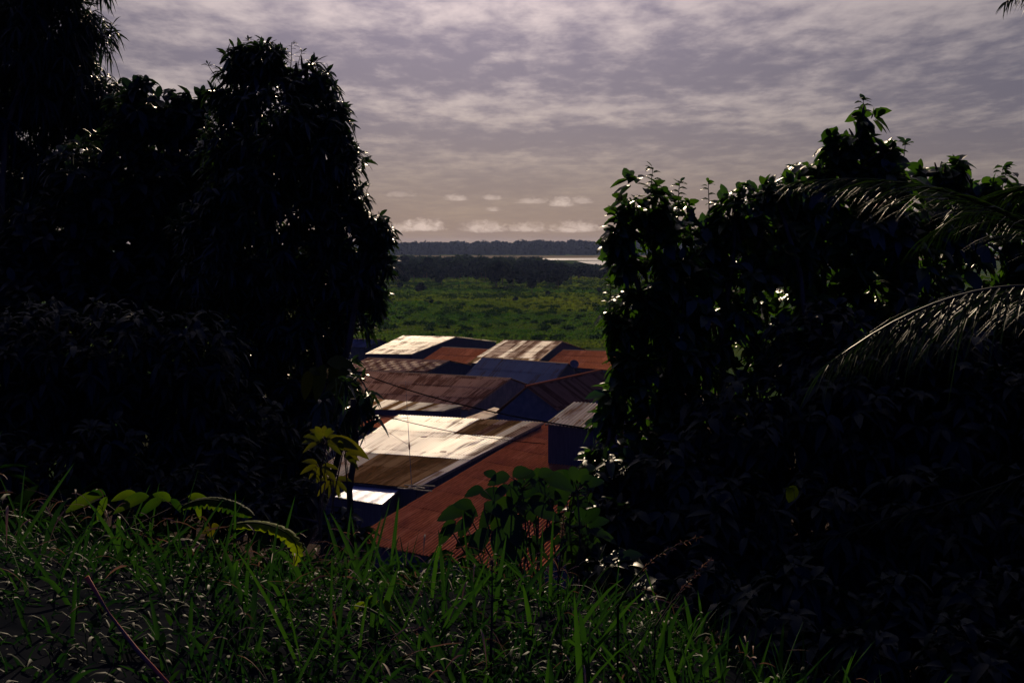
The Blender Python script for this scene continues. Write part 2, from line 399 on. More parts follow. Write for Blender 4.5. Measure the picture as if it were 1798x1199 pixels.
# ------------------------------------------------------------------ corrugated roofs and sheds
def roof_mesh(name, E1, E2, R1, R2, parent, mats, choose, sheet=.82, row=3.6, pitch=.15, amp=.022, lift=.03, bounds=None):
    """E = low edge, R = high edge; one mesh of overlapping corrugated sheets"""
    E1, E2, R1, R2 = map(Vector, (E1, E2, R1, R2))
    wid = ((E2 - E1).length + (R2 - R1).length) / 2; run = ((R1 - E1).length + (R2 - E2).length) / 2
    nr = len(bounds) - 1 if bounds else max(1, round(run / row)); ncol = max(1, round(wid / sheet)); per = max(4, int(sheet / pitch * 6))
    nu = ncol * per; n = (R2 - R1).cross(E1 - R1).normalized()
    if n.z < 0: n = -n
    V = []; Fc = []; UV = []; UW = []; MI = []
    rr = random.Random(hash(name) % 1000 + int(wid * 10)); used = []
    off = rr.random() * 50
    for r in range(nr):
        t0 = bounds[r] if bounds else r / nr; t1 = bounds[r + 1] if bounds else min(1.0, (r + 1) / nr)      # t from the ridge down
        t1e = t1 + (.12 / run if r < nr - 1 else 0)
        z0 = lift * (nr - r) * .0 ; z1 = lift if r < nr - 1 else 0
        b0 = len(V)
        jit = [rr.uniform(-.04, .04) for _ in range(ncol + 1)]
        for k, tt in enumerate((t0, t1e)):
            for q in range(nu + 1):
                s = q / nu; cidx = min(ncol - 1, q // per)
                ph = s * wid / pitch * 2 * math.pi
                tj = tt + (jit[cidx] / run if k == 1 else 0)
                P = (R1.lerp(R2, s)).lerp(E1.lerp(E2, s), tj)
                sag = -.05 * math.sin(math.pi * s * 2 + off) * math.sin(math.pi * tt)
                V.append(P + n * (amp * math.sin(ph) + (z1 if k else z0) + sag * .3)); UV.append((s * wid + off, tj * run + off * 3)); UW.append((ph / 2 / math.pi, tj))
        for q in range(nu):
            a = b0 + q; Fc.append((a, a + 1, a + nu + 2, a + nu + 1)); MI.append(choose(r, min(ncol - 1, q // per), nr, ncol, rr))
    o = mesh_pd(name, V, Fc, parent, mats, True, MI)
    uv = o.data.uv_layers.new(name='sheet')
    uvs = np.array(UV)[[l.vertex_index for l in o.data.loops]] if len(o.data.loops) < 4000 else np.array(UV)[np.array([v for f in Fc for v in f])]
    uv.data.foreach_set('uv', uvs.astype(np.float32).ravel())
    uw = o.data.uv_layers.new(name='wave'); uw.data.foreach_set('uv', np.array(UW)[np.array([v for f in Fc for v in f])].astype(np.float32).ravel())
    return o


def pick(i): return lambda r, c, nr, nc, rr: i
def wmix(*pairs):      # sheet by sheet, weighted
    tab = {}
    def f(r, c, nr, nc, rr):
        if (r, c) not in tab:
            x = rnd.random() * sum(w for _, w in pairs)
            for i, w in pairs:
                x -= w
                if x <= 0: break
            tab[(r, c)] = i
        return tab[(r, c)]
    return f


def shed(label, E, R, ze, zr, choose, back='gable', wall=None, pitch=.15, name='shed', cap=True, group='tin-roofed sheds below the hill', zw=0.0, amp=.022, bounds=None):
    E1, E2 = at(*E[0], z=ze), at(*E[1], z=ze); R1, R2 = at(*R[0], z=zr), at(*R[1], z=zr)
    c = (E1 + E2 + R1 + R2) / 4
    o = thing(name, (c.x, c.y, 0), label, 'shed', group)
    roof_mesh('roof', E1, E2, R1, R2, o, RM, choose, pitch=pitch, amp=amp, bounds=bounds)
    wm = wall or M_wall
    # the footprint squares up behind
    ins = .22
    if back == 'gable':
        B1 = R1 + (R1 - E1); B2 = R2 + (R2 - E2); B1.z = B2.z = ze
        roof_mesh('roof', B2, B1, R2, R1, o, RM, choose, pitch=pitch * 1.5)
        if cap:
            d = (R2 - R1); dn = d.normalized(); sN = Vector((-dn.y, dn.x, 0)); V = []; Fc = []
            for k in range(2):
                P = (R1 - dn * .05, R2 + dn * .05)[k]
                V += [P - sN * .22 + Vector((0, 0, -.03)), P + Vector((0, 0, .055)), P + sN * .22 + Vector((0, 0, -.03))]
            mesh_pd('ridge_cap', V, [(0, 1, 4, 3), (1, 2, 5, 4)], o, [M_cap])
        plan = [E1, E2, R2, B2, B1, R1]
    else:
        plan = [E1, E2, R2, R1]
    cc = sum(plan, Vector()) / len(plan)
    top = []; bot = []
    for P in plan:
        h = Vector((P.x - cc.x, P.y - cc.y, 0)); k = 1 - ins / max(h.length, .5)
        Q = Vector((cc.x + h.x * k, cc.y + h.y * k, P.z - .10)); top.append(Q); bot.append(Vector((Q.x, Q.y, zw - .3)))
    n = len(plan); V = top + bot
    Fc = [(i, (i + 1) % n, n + (i + 1) % n, n + i) for i in range(n)]
    mesh_pd('wall', V, Fc, o, [wm])
    # verge boards under the two ends of the roof
    for a_, b_ in ((E1, R1), (E2, R2)):
        d = (b_ - a_).normalized(); s_ = d.cross(Vector((0, 0, 1))).normalized(); u_ = s_.cross(d)
        v, f = box_vf((a_ + b_) / 2 - u_ * .11, d, s_, u_, (b_ - a_).length / 2 - .03, .02, .07)
        mesh_pd('verge_board', v, f, o, [M_wood])
    print('SHED', label[:40], 'E', [round(v, 1) for v in (*E1.xy, *E2.xy)], 'R', [round(v, 1) for v in (*R1.xy, *R2.xy)], 'ang', round(math.degrees((E2 - E1).xy.angle((R1 - E1).xy)), 0))
    return o, (E1, E2, R1, R2)


# far row
shed('far pale tin roof glaring in the sun, highest and leftmost of the back row', [(641, 621), (723, 622)], [(708, 589), (802, 591)], 3.0, 4.8, pick(9), pitch=.2)
shed('plain rust-red roof between the far pale roof and the striped roof', [(738, 634), (826, 640)], [(777, 609), (858, 613)], 2.6, 4.2, pick(1), pitch=.2)
def stripes(r, c, nr, nc, rr): return 5 if (c * 7 // 3 + (r > nr - 2)) % 3 == 0 else (2 if r < nr - 1 else 7)
shed('far roof with broad cream and rust stripes running down it', [(821, 637), (938, 640)], [(885, 597), (988, 599)], 2.8, 5.2, stripes, pitch=.2)
shed('plain red roof at the far right beside the striped one', [(955, 641), (1075, 650)], [(989, 614), (1100, 617)], 2.6, 4.3, pick(1), pitch=.2)
def scales(r, c, nr, nc, rr): return 2 if (c + r) % 2 == 0 and 0 < r < 6 else 10
shed('rusty roof patched with rows of pale squares, second row left', [(596, 651), (750, 653)], [(646, 628), (790, 633)], 2.6, 3.7, scales, pitch=.2, bounds=[0, .14, .30, .45, .60, .75, .90, 1])
blue = shed('dull blue-grey roof with the satellite dish at its right end', [(812, 665), (966, 677)], [(847, 627), (998, 638)], 2.6, 4.8, pick(4), pitch=.3, amp=.03)
shed('long brown rusty roof crossing the middle, dark gable at its right', [(590, 709), (822, 719)], [(640, 650), (897, 664)], 2.8, 5.2, pick(10), wall=M_wall2, pitch=.26, amp=.03)
shed('low weathered grey-brown lean-to roof in front of the long brown roof', [(588, 716), (775, 722)], [(618, 697), (813, 712)], 3.25, 3.65, wmix((3, 2), (7, 2), (5, 1)), back=None, pitch=.16)
shed('small rust roof beside the mango leaves, behind the white sheets', [(560, 744), (690, 752)], [(610, 719), (748, 727)], 2.3, 2.75, pick(1), back=None, pitch=.16)
# shed whose ridge runs away from the camera
A1 = at(923, 679, z=5.6); A2 = at(1055, 650, z=5.6)
e1 = at(979, 721, z=3.0); e2 = e1 + (A2 - A1)
l1 = Vector((2 * A1.x - e1.x, 2 * A1.y - e1.y, 3.0)); l2 = l1 + (A2 - A1)
o = thing('shed', ((A1.x + A2.x) / 2, (A1.y + A2.y) / 2, 0), 'dark roof whose reddish ridge points away from the viewer, big dark gable in front', 'shed', 'tin-roofed sheds below the hill')
roof_mesh('roof', e1, e2, A1, A2, o, RM, pick(6), pitch=.26, amp=.03)
roof_mesh('roof', l2, l1, A2, A1, o, RM, pick(6), pitch=.2)
v, f = tube([[(A1 - (A2 - A1).normalized() * .1 + Vector((0, 0, .05)), .12), (A2 + Vector((0, 0, .05)), .12)]], 8); mesh_pd('ridge_cap', v, f, o, [RM[1]])
bb = [l1, A1, e1, e2, A2, l2]; cc = sum(bb, Vector()) / 6
tp = [Vector((cc.x + (p_.x - cc.x) * .95, cc.y + (p_.y - cc.y) * .97, p_.z - .12)) for p_ in bb]; bt = [Vector((p_.x, p_.y, -.3)) for p_ in tp]
mesh_pd('wall', tp + bt, [(k, (k + 1) % 6, 6 + (k + 1) % 6, 6 + k) for k in range(6)], o, [M_wall2])

shed('small curved scrap of tin roof lying before the dark gable', [(818, 733), (846, 738)], [(868, 715), (890, 721)], 2.4, 2.8, pick(5), back=None, pitch=.15)

# the big patched roof: rows of white, brown and tan sheets
def patched(r, c, nr, nc, rr):
    s = (c + .5) / nc
    if r == 0: return 0 if s < .56 else 7 if s < .72 else 2 if s < .78 else 7 if s < .86 else 5 if s < .93 else 2
    if r == 1: return 0 if s < .93 else 9
    return (5 if s < .2 else 3 if s < .28 else 7 if s < .76 else 9 if s < .82 else 7 if s < .90 else 9)
shed('big near roof patched with glaring white sheets above brown ones', [(535, 838), (731, 857)], [(700, 728), (955, 741)], 3.0, 6.0, patched, back=None, pitch=.22, amp=.03, bounds=[0, .25, .6, 1])
shed('small bluish silver roof at the foot of the patched roof', [(588, 872), (671, 885)], [(630, 849), (705, 856)], 2.4, 2.75, pick(8), back=None, pitch=.13, amp=.028)
shed('large rust-red roof in the foreground behind the broad-leaved plant', [(612, 948), (945, 1015)], [(957, 743), (1150, 780)], 1.7, 5.7, pick(1), back=None, pitch=.27, amp=.05)
shed('light ribbed roof with a sagging eave half hidden by the right-hand bush', [(957, 744), (1075, 757)], [(1008, 706), (1122, 712)], 7.3, 8.5, pick(5), back=None, pitch=.3, amp=.05)
# a few more roofs whose edges show only through the leaves
shed('red roof glimpsed low through the right-hand thicket', [(1060, 850), (1240, 880)], [(1130, 800), (1300, 822)], 2.4, 4.2, pick(1), pitch=.16)
shed('pale roof glimpsed only through gaps of the left-hand thicket', [(430, 800), (560, 812)], [(500, 745), (618, 752)], 2.6, 4.6, wmix((5, 1), (3, 2)), pitch=.18)
shed('low pale roof end beside the meadow at the far left', [(560, 606), (640, 610)], [(600, 594), (668, 596)], 2.6, 3.8, pick(4), pitch=.2)

# fallen timbers at the corner of the patched roof
pc = at(728, 862, z=3.05)
v, f = merge([box_vf(pc + Vector((.1 * k, .25 * k, .10 + .05 * k)), Vector((math.cos(a_), math.sin(a_), 0)), Vector((-math.sin(a_), math.cos(a_), 0)), Vector((0, 0, 1)), L_, .05, .04) for k, (a_, L_) in enumerate([(-.5, 1.4), (.3, .9), (-.9, .8), (-.2, 1.1)])])
o = mesh_pd('timber_pile', v, f, None, [M_wood]); tag(o, 'loose grey timbers resting on the corner between patched and rust-red roofs', 'timber')

for (px, py, zz, lab, rz) in [(744, 767, 5.27, 'small bent tin flap lying on the white sheets, the upper of two', .3), (778, 793, 4.62, 'small dark flap of tin near the lower edge of the white sheets', -.2)]:
    q = at(px, py, z=zz); a_ = Vector((math.cos(rz), math.sin(rz), 0)); b_ = Vector((-math.sin(rz), math.cos(rz), .1)).normalized()
    v = [q + a_ * x_ * .75 + b_ * y_ * .6 + Vector((0, 0, h_ * .4)) for x_, y_, h_ in [(-.35, -.16, 0), (.3, -.2, 0), (.38, .15, .02), (-.3, .18, 0), (-.28, -.1, .10), (.22, -.14, .16), (.3, .1, .12), (-.24, .12, .09)]]
    o = mesh_pd('tin_scrap' if 'tin' in lab else 'stone', v, [(0, 3, 2, 1), (4, 5, 6, 7), (0, 1, 5, 4), (1, 2, 6, 5), (2, 3, 7, 6), (3, 0, 4, 7)], None, [M_cap]); tag(o, lab, 'tin scrap' if 'tin' in lab else 'stone')

# satellite dish
E1, E2, R1, R2 = blue[1]
dp = at(1008, 640, Y=R2.y - .3); t_ = thing('satellite_dish', (dp.x, dp.y, dp.z - 1.0), 'dark round satellite dish on a pole at the roof end', 'satellite dish')
V = []; Fc = []; n = Vector((.15, -.85, .5)).normalized(); ux = n.cross(Vector((0, 0, 1))).normalized(); uy = ux.cross(n)
for r in range(6):
    for k in range(20):
        w = k * math.pi / 10; q = r / 5 * .58
        V.append(dp + ux * math.cos(w) * q + uy * math.sin(w) * q + n * (q * q * .55))
Fc = [(r * 20 + k, r * 20 + (k + 1) % 20, (r + 1) * 20 + (k + 1) % 20, (r + 1) * 20 + k) for r in range(5) for k in range(20)]
mesh_pd('dish', V, Fc, t_, [plainmat('dish_mesh', (.06, .065, .08), (.1, .1, .12), .5, 3, .3)], True)
v, f = tube([[(Vector((dp.x, dp.y + .1, 0)), .04), (dp - n * .02, .04)]]); mesh_pd('pole', v, f, t_, [M_steel])
v, f = tube([[(dp - uy * .5 + n * .15, .015), (dp + n * .6, .015)], [(dp + n * .55, .04), (dp + n * .66, .04)]]); mesh_pd('feed_arm', v, f, t_, [M_steel])

# antenna mast with its stays
mb = at(723, 857, z=3.05); mt = at(712, 668, Y=mb.y)
t_ = thing('antenna_mast', tuple(mb), 'thin leaning antenna mast on the patched roof corner', 'antenna')
v, f = tube([[(mb, .024), (mb.lerp(mt, .5), .018), (mt, .012)]]); mesh_pd('mast', v, f, t_, [M_steel])
k = mb.lerp(mt, .4); v, f = tube([[(k, .010), (at(652, 740, Y=k.y + 10), .010)]], 4); mesh_pd('stay_wire', v, f, t_, [M_wire])
v, f = tube([[(mb.lerp(mt, .36), .05), (mb.lerp(mt, .40), .07), (mb.lerp(mt, .43), .03)]], 8); mesh_pd('insulator', v, f, t_, [M_cap])
v, f = tube([[(mt + Vector((x_ - .45, 0, -.1)), .008), (mt + Vector((x_ + .45, 0, -.1)), .008)] for x_ in (0,)], 4); mesh_pd('aerial_bar', v, f, t_, [M_steel])


def cable(label, a, b, sag, r=.03, c=None):
    P = [(a.lerp(b, i / 24) - Vector((0, 0, sag * 4 * (i / 24) * (1 - i / 24))), r) for i in range(25)]
    v, f = tube([P], 5); o = mesh_pd('power_cable', v, f, None, [M_wire]); tag(o, label, 'cable')
pa = at(597, 640, Y=108); pb = at(1160, 768, Y=62)
for P, lab in ((pa, 'wooden power pole behind the left-hand trees'), (pb, 'wooden power pole behind the right-hand thicket')):
    o = thing('power_pole', (P.x, P.y, 0), lab, 'power pole')
    v, f = tube([[(Vector((P.x, P.y, -.3)), .16), (Vector((P.x, P.y, P.z + .4)), .11)]], 8); mesh_pd('post', v, f, o, [M_bark])
    v, f = box_vf(P, Vector((1, 0, 0)), Vector((0, 1, 0)), Vector((0, 0, 1)), .9, .06, .06); mesh_pd('cross_arm', v, f, o, [M_wood])
cable('thick black power cable sagging across the long brown roof, upper one', pa, pb, .75, .04)
cable('second black power cable crossing just beneath the upper one on the white sheets', pa + Vector((0, 0, -2.9)), at(957, 779, Y=104), .5, .028)
cable('thin dark wire looping low from the small rust roof to the post', at(590, 712, Y=116), at(720, 733, Y=112), .45, .02)


# ------------------------------------------------------------------ distant woods, meadow
def blob_tree(seed, R=5.0, Ht=11.0, n=360, leafs=1.0):
    r = np.random.default_rng(seed); L = Leaves()
    lobes = [(r.uniform(-.45, .45) * R, r.uniform(-.45, .45) * R, Ht * r.uniform(.42, .82), R * r.uniform(.38, .62)) for _ in range(8)]
    for (x, y, z, q) in lobes:
        k = n // 8
        d = nrm(r.normal(size=(k, 3))); d[:, 2] = np.abs(d[:, 2]) * .9 - .25; d = nrm(d)
        B = np.array([x, y, z]) + d * q * r.uniform(.75, 1.05, (k, 1)) * np.array([1, 1, .75])
        D = nrm(np.cross(d, r.normal(size=(k, 3))))
        L.add(strips(B - D * leafs * .5, D, d, leafs * r.uniform(.7, 1.3, k), leafs * r.uniform(.6, 1.1, k), .15, (0, .5, 1), (.35, 1, .3), -.1), r.random(k) * .9)  # outer leaves tinted lighter than the core, as painted-in lit tops
    # dense inner mass
    for (x, y, z, q) in lobes:
        k = 14
        d = nrm(r.normal(size=(k, 3)))
        B = np.array([x, y, z]) + d * q * .55
        D = nrm(np.cross(d, r.normal(size=(k, 3)))); D2 = D
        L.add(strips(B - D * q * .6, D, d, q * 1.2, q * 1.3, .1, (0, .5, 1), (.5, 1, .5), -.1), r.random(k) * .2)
    return L, lobes

protos = []
for s in range(6):
    R_ = [5, 6.2, 4.2, 5.5, 6.8, 4.8][s]; Ht = [11, 12, 9.5, 13, 11.5, 10][s]
    L, lobes = blob_tree(s + 1, R_, Ht, 420, 1.25)
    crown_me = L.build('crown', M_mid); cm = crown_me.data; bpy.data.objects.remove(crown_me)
    v, f = tube([curve((0, 0, -.5), (0, 0, Ht * .5), .35, .22, 3, .03, s)] + [curve((0, 0, Ht * .35), (x, y, z), .16, .05, 3, .05, s + 9) for x, y, z, q in lobes[:5]], 5)
    tm = bpy.data.meshes.new('trunk'); tm.from_pydata([tuple(q) for q in v], [], f); tm.materials.append(M_bark)
    protos.append((cm, tm))


def far_tree(x, y, s, k, rot, label, group, name='tree', cat='tree'):
    o = bpy.data.objects.new(name, None); C.objects.link(o); o.location = (x, y, H(x, y) - .1); o.rotation_euler = (0, 0, rot); o.scale = (s,) * 3
    tag(o, label, cat, group)
    for nm, me in (('crown', protos[k][0]), ('trunk', protos[k][1])):
        c_ = bpy.data.objects.new(nm, me); C.objects.link(c_); c_.parent = o
    return o

def woodtop(px, Y):      # the wood gets lower towards the river bend on the right
    t = 448.5 if px < 900 else 448.5 + min(1, (px - 900) / 150) * 19
    t += 2.0 * math.sin(px / 17) + rnd.uniform(0, 3)
    return 20 - (t - 428) / F * Y
# front edge of the wood: individual trees
nfront = 0
for px in np.arange(420, 1440, 11.5):
    for row in range(2):
        py = 497 - 9 * row + rnd.uniform(-5, 8) * (1 if row == 0 else .6) + 4 * math.sin(px / 45) + 3 * math.sin(px / 17)
        P = at(px + rnd.uniform(-5, 5), py, z=0)
        k_ = rnd.randrange(6); far_tree(P.x, P.y, min(rnd.uniform(.45, 1.15), woodtop(P.x / P.y * F + 899, P.y) / [11, 12, 9.5, 13, 11.5, 10][k_] * 1.0), k_, rnd.uniform(0, 6.28), 'dark bushy tree along the front edge of the wood beyond the meadow', 'trees along the edge of the wood')
# the rest of the wood reads as one mass
def mass(name, spots, mat, seeds, leaf, label, cat, per=150):
    L = Leaves()
    for (x, y, R_, Ht) in spots:
        r = np.random.default_rng(int(abs(x * 13 + y * 7)) % 99991)
        lob = [(r.uniform(-.5, .5) * R_, r.uniform(-.5, .5) * R_, Ht * r.uniform(.4, .8), R_ * r.uniform(.4, .65)) for _ in range(5)]
        gz = H(x, y)
        for (a, b_, z, q) in lob:
            k = per // 5; d = nrm(r.normal(size=(k, 3))); d[:, 2] = np.abs(d[:, 2]) - .2; d = nrm(d)
            B = np.array([x + a, y + b_, gz + z]) + d * q * r.uniform(.6, 1.05, (k, 1)) * np.array([1, 1, .8])
            D = nrm(np.cross(d, r.normal(size=(k, 3))))
            L.add(strips(B - D * leaf * .5, D, d, leaf * r.uniform(.7, 1.3, k), leaf * r.uniform(.7, 1.1, k), .15, (0, .5, 1), (.4, 1, .35), -.1), r.random() * .5 + r.random(k) * .5)
        k = 8; w = r.uniform(0, 6.28, k); B = np.stack([x + np.cos(w) * R_ * .3, y + np.sin(w) * R_ * .3, np.full(k, gz)], -1)
        L.add(strips(B, np.array([[0, 0, 1.0]] * k), np.stack([np.cos(w), np.sin(w), 0 * w], -1), Ht * .6, R_ * .9, 0, (0, .5, 1), (1, 1, .8), 0), .1)
    o = L.build(name, mat); tag(o, label, cat, kind='stuff'); return o
spots = []
for _ in range(620):
    px = rnd.uniform(380, 1480); py = rnd.uniform(462.5, 488)
    if px > 930 and py < 462.5 + min(9, (px - 930) * .05): continue
    P = at(px, py, z=0); Ht = min(rnd.uniform(8, 12), woodtop(px, P.y))
    if Ht > 3: spots.append((P.x, P.y, rnd.uniform(5, 8) * min(1, .4 + Ht / 14), Ht))
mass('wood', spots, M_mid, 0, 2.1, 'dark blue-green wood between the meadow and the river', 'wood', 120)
spots = []
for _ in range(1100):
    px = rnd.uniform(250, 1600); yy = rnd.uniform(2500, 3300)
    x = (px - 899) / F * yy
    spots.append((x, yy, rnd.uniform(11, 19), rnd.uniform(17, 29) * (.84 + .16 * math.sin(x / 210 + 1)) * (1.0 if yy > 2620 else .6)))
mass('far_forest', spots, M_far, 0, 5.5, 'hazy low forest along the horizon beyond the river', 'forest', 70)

# meadow
def in_field(n, y0, y1, x0=520, x1=1300):
    py = rng.uniform(y0, y1, n); px = rng.uniform(x0, x1, n)
    Y = CAMZ * F / (py - 428); Xw = (px - 899) / F * Y
    return Xw, Y
L = Leaves()
x, y = in_field(120000, 488, 612); den = vnoise(x + 3000, y, 22, 8) * .6 + vnoise(x + 3000, y, 6, 9) * .4
k = den > .12; x, y, den = x[k], y[k], den[k]
z = hgt(x, y); n = len(x)
hh = (.35 + 1.1 * np.clip(den - .12, 0, 1)) * rng.uniform(.6, 1.4, n) * (1 + (y > 450) * .5)
D = np.stack([rng.normal(0, .5, n), rng.normal(0, .5, n), np.ones(n)], -1); w = rng.uniform(0, 6.28, n)
band = np.clip(vnoise(x * .4 + 2000, y + 500, 30, 12) * 1.3 - .3, 0, 1)
L.add(strips(np.stack([x, y, z - .05], -1), D, np.stack([np.cos(w), np.sin(w), 0 * w], -1), hh, hh * rng.uniform(.5, 1.1, n), rng.uniform(.1, .8, n), (0, .5, 1), (.5, 1, .25), .1), np.clip(band * .75 + rng.random(n) * .35, 0, 1))
o = L.build('meadow_plants', M_field); tag(o, 'rough green meadow plants and tall grass between the roofs and the wood', 'meadow', kind='stuff')
L = Leaves()
for _ in range(900):
    px = rnd.uniform(560, 1260); py = rnd.choice([rnd.gauss(508, 3), rnd.gauss(523, 4), rnd.gauss(548, 12), rnd.uniform(500, 600), rnd.gauss(500, 2)])
    if py < 496 or py > 602: continue
    P = at(px, py, z=0); R_ = rnd.uniform(.4, 1.5) * (1.35 if py < 530 else 1); k = 50
    d = nrm(rng.normal(size=(k, 3))); d[:, 2] = np.abs(d[:, 2])
    B = np.array([P.x, P.y, H(P.x, P.y) + R_ * .35]) + d * R_ * rng.uniform(.4, 1, (k, 1)) * np.array([1.5, 1.2, .75])
    Dd = nrm(np.cross(d, rng.normal(size=(k, 3))))
    L.add(strips(B - Dd * .25, Dd, d, rng.uniform(.35, .75, k), rng.uniform(.35, .6, k), .2, (0, .5, 1), (.4, 1, .3), .1), rng.random(k) * .3)
o = L.build('undergrowth', M_scrub); tag(o, 'low dark bushes scattered in broken lines over the meadow', 'bushes', kind='stuff')
for px, py, s, k, lab in [(740, 517, .42, 1, 'round dark bush alone in the meadow near the mango leaves'), (934, 517, .62, 3, 'lone small tree standing free in the meadow, right of centre'),
                          (703, 509, .34, 0, 'smaller dark bush close against the mango leaves at the meadow edge'), (962, 521, .28, 2, 'little bush just right of the lone meadow tree'), (905, 532, .2, 4, 'tiny bush below and left of the lone meadow tree'), (757, 536, .2, 5, 'tiny bush below the round dark bush'), (1052, 516, .3, 2, 'dark bush where the meadow meets the right-hand leaves')]:
    P = at(px, py, z=0); far_tree(P.x, P.y, s, k, rnd.uniform(0, 6), lab, None, 'bush' if s < .5 else 'tree', 'bush' if s < .5 else 'tree')


# ------------------------------------------------------------------ near trees
ROWS5 = ((0, .2, .5, .8, 1), (.15, .8, 1, .6, .04)); ROWS4 = ((0, .3, .7, 1), (.2, 1, .75, .05))
def clusters(L, P, A, nleaf, ln, wd, spread=1.0, droop=.5, tint=(0, 1), rows=ROWS5, fold=.15):
    """rosettes of leaves at twig ends P pointing along A"""
    n = len(P); A = nrm(A)
    for k in range(nleaf):
        rv = nrm(np.cross(A, rng.normal(size=(n, 3))))
        D = nrm(A * rng.uniform(.1, .9, (n, 1)) + rv * spread * rng.uniform(.6, 1.2, (n, 1)) + np.array([0, 0, -.15]))
        B = P - A * rng.uniform(0, ln * .45, (n, 1)) + D * .01
        N = nrm(A * .7 + np.array([0, 0, .8]) + rng.normal(0, .35, (n, 3)))
        s = rng.uniform(.65, 1.2, n)
        L.add(strips(B, D, N, ln * s, wd * s * rng.uniform(.8, 1.1, n), rng.uniform(.3, 1.3, n) * droop, *rows, fold=fold), rng.uniform(*tint, n))


def near_tree(name, label, cat, lobes, root, mat, ln, wd, dens, nleaf=8, spread=1.0, droop=.5, group=None, core=.45, twigs=(), gap=.28, trunk_r=.16, seed=0):
    """lobes: (px, py, radius px, distance Y, depth factor)"""
    o = thing(name, root, label, cat, group)
    L = Leaves(); paths = []; root = Vector(root); cs = []
    for (px, py, rp, Y, df) in lobes:
        c = at(px, py, Y=Y); r = max(.05, rp * Y / F - ln * .25); cs.append((c, r))
        k = int(dens * (rp * Y / F) ** 2 * 12)
        d = nrm(rng.normal(size=(k, 3))); q = rng.random(k) ** core
        P = np.array(c) + d * (q * r)[:, None] * np.array([1, df, 1])
        wob = vnoise(P[:, 0] * 3 + 40 + seed, P[:, 2] * 3 + P[:, 1] * 2 + 40, .55, 21 + seed)
        edge = q > .6
        keep = ~((wob < gap + .0) & edge)
        P = P[keep] + d[keep] * ((wob[keep] - .5) * ln * .8)[:, None]
        A = d[keep] + np.array([0, 0, .35]) + rng.normal(0, .4, (keep.sum(), 3))
        clusters(L, P, A, nleaf, ln, wd, spread, droop)
    for (px, py, Y, h_, lean, n_) in twigs:      # thin sprigs that stand out of the outline
        b = at(px, py, Y=Y); tp = b + Vector((lean, 0, h_))
        paths.append(curve(b - Vector((0, 0, .25)), tp, .007, .003, 5, .06, int(px)))
        for i in range(n_):
            f = (i + .5) / n_; p_ = np.array([b.lerp(tp, f)]); s = (-1) ** i
            L.add(strips(p_, np.array([[s * .9, rnd.uniform(-.5, .5), .5]]), np.array([[0, -.4, 1.0]]), ln * .55, wd * .6, .5, *ROWS5), .8)
        clusters(L, np.array([tp]), np.array([[0, 0, 1.0]]), 5, ln * .55, wd * .6, .6, .3)
    fork = root + Vector((0, 0, .45 * max(.5, (sum((c for c, r in cs), Vector()) / len(cs)).z - root.z)))
    paths.append(curve(root - Vector((0, 0, .3)), fork, trunk_r, trunk_r * .7, 5, .05, seed))
    for i, (c, r) in enumerate(cs):
        paths.append(curve(fork if i % 3 == 0 else min((q for q, _ in cs[:i]), key=lambda q: (q - c).length), c, trunk_r * (.38 if i % 3 == 0 else .16), .02, 6, .12, seed + i))
        for j in range(5):
            w = Vector(nrm(rng.normal(size=3))) * r * .8
            paths.append(curve(c - Vector((0, 0, r * .3)), c + w, .025, .007, 4, .08, i * 7 + j))
    v, f = tube(paths, 6); mesh_pd('trunk', v, f, o, [M_bark], True)
    L.build('crown', mat, o)
    return o

def rootat(px, Y):
    x = (px - 899) / F * Y; return (x, Y, H(x, Y))

# left side: tall feathery tree at the edge, broad-leaf tree between, mango tree
near_tree('tree', 'tall dark tree cut by the left and top edges, fine drooping leaves', 'tree',
          [(60, 60, 110, 20, 1), (150, 60, 60, 20, .8), (20, 190, 95, 20, 1), (110, 160, 95, 20, 1), (175, 190, 75, 20, .9), (10, 0, 90, 21, 1), (90, -40, 90, 20, 1), (150, -60, 60, 20, 1), (-80, 100, 130, 20, 1), (-90, 300, 130, 20, 1),
           (40, 330, 90, 20, 1), (-20, 430, 110, 20, 1), (110, 310, 90, 20, 1)],
          rootat(60, 20), M_dark, .24, .034, 34, 10, .9, .8, gap=.25, trunk_r=.2, seed=1)
near_tree('tree', 'low dark broad-leaved tree filling the gap between the tall tree and the mango tree', 'tree',
          [(235, 215, 60, 17.5, 1), (300, 210, 55, 17.5, 1), (335, 190, 45, 17.5, .8), (270, 330, 110, 17.5, 1), (180, 330, 110, 17.5, 1), (370, 300, 85, 17.5, .9), (90, 450, 120, 17.5, 1), (210, 480, 140, 17.5, 1), (330, 480, 130, 17.5, 1), (360, 235, 40, 17.5, .8),
           (0, 560, 130, 17, 1), (240, 155, 25, 17.5, .8)],
          rootat(240, 17.5), M_dark, .20, .095, 30, 7, 1.1, .3, gap=.22, trunk_r=.16, seed=2)
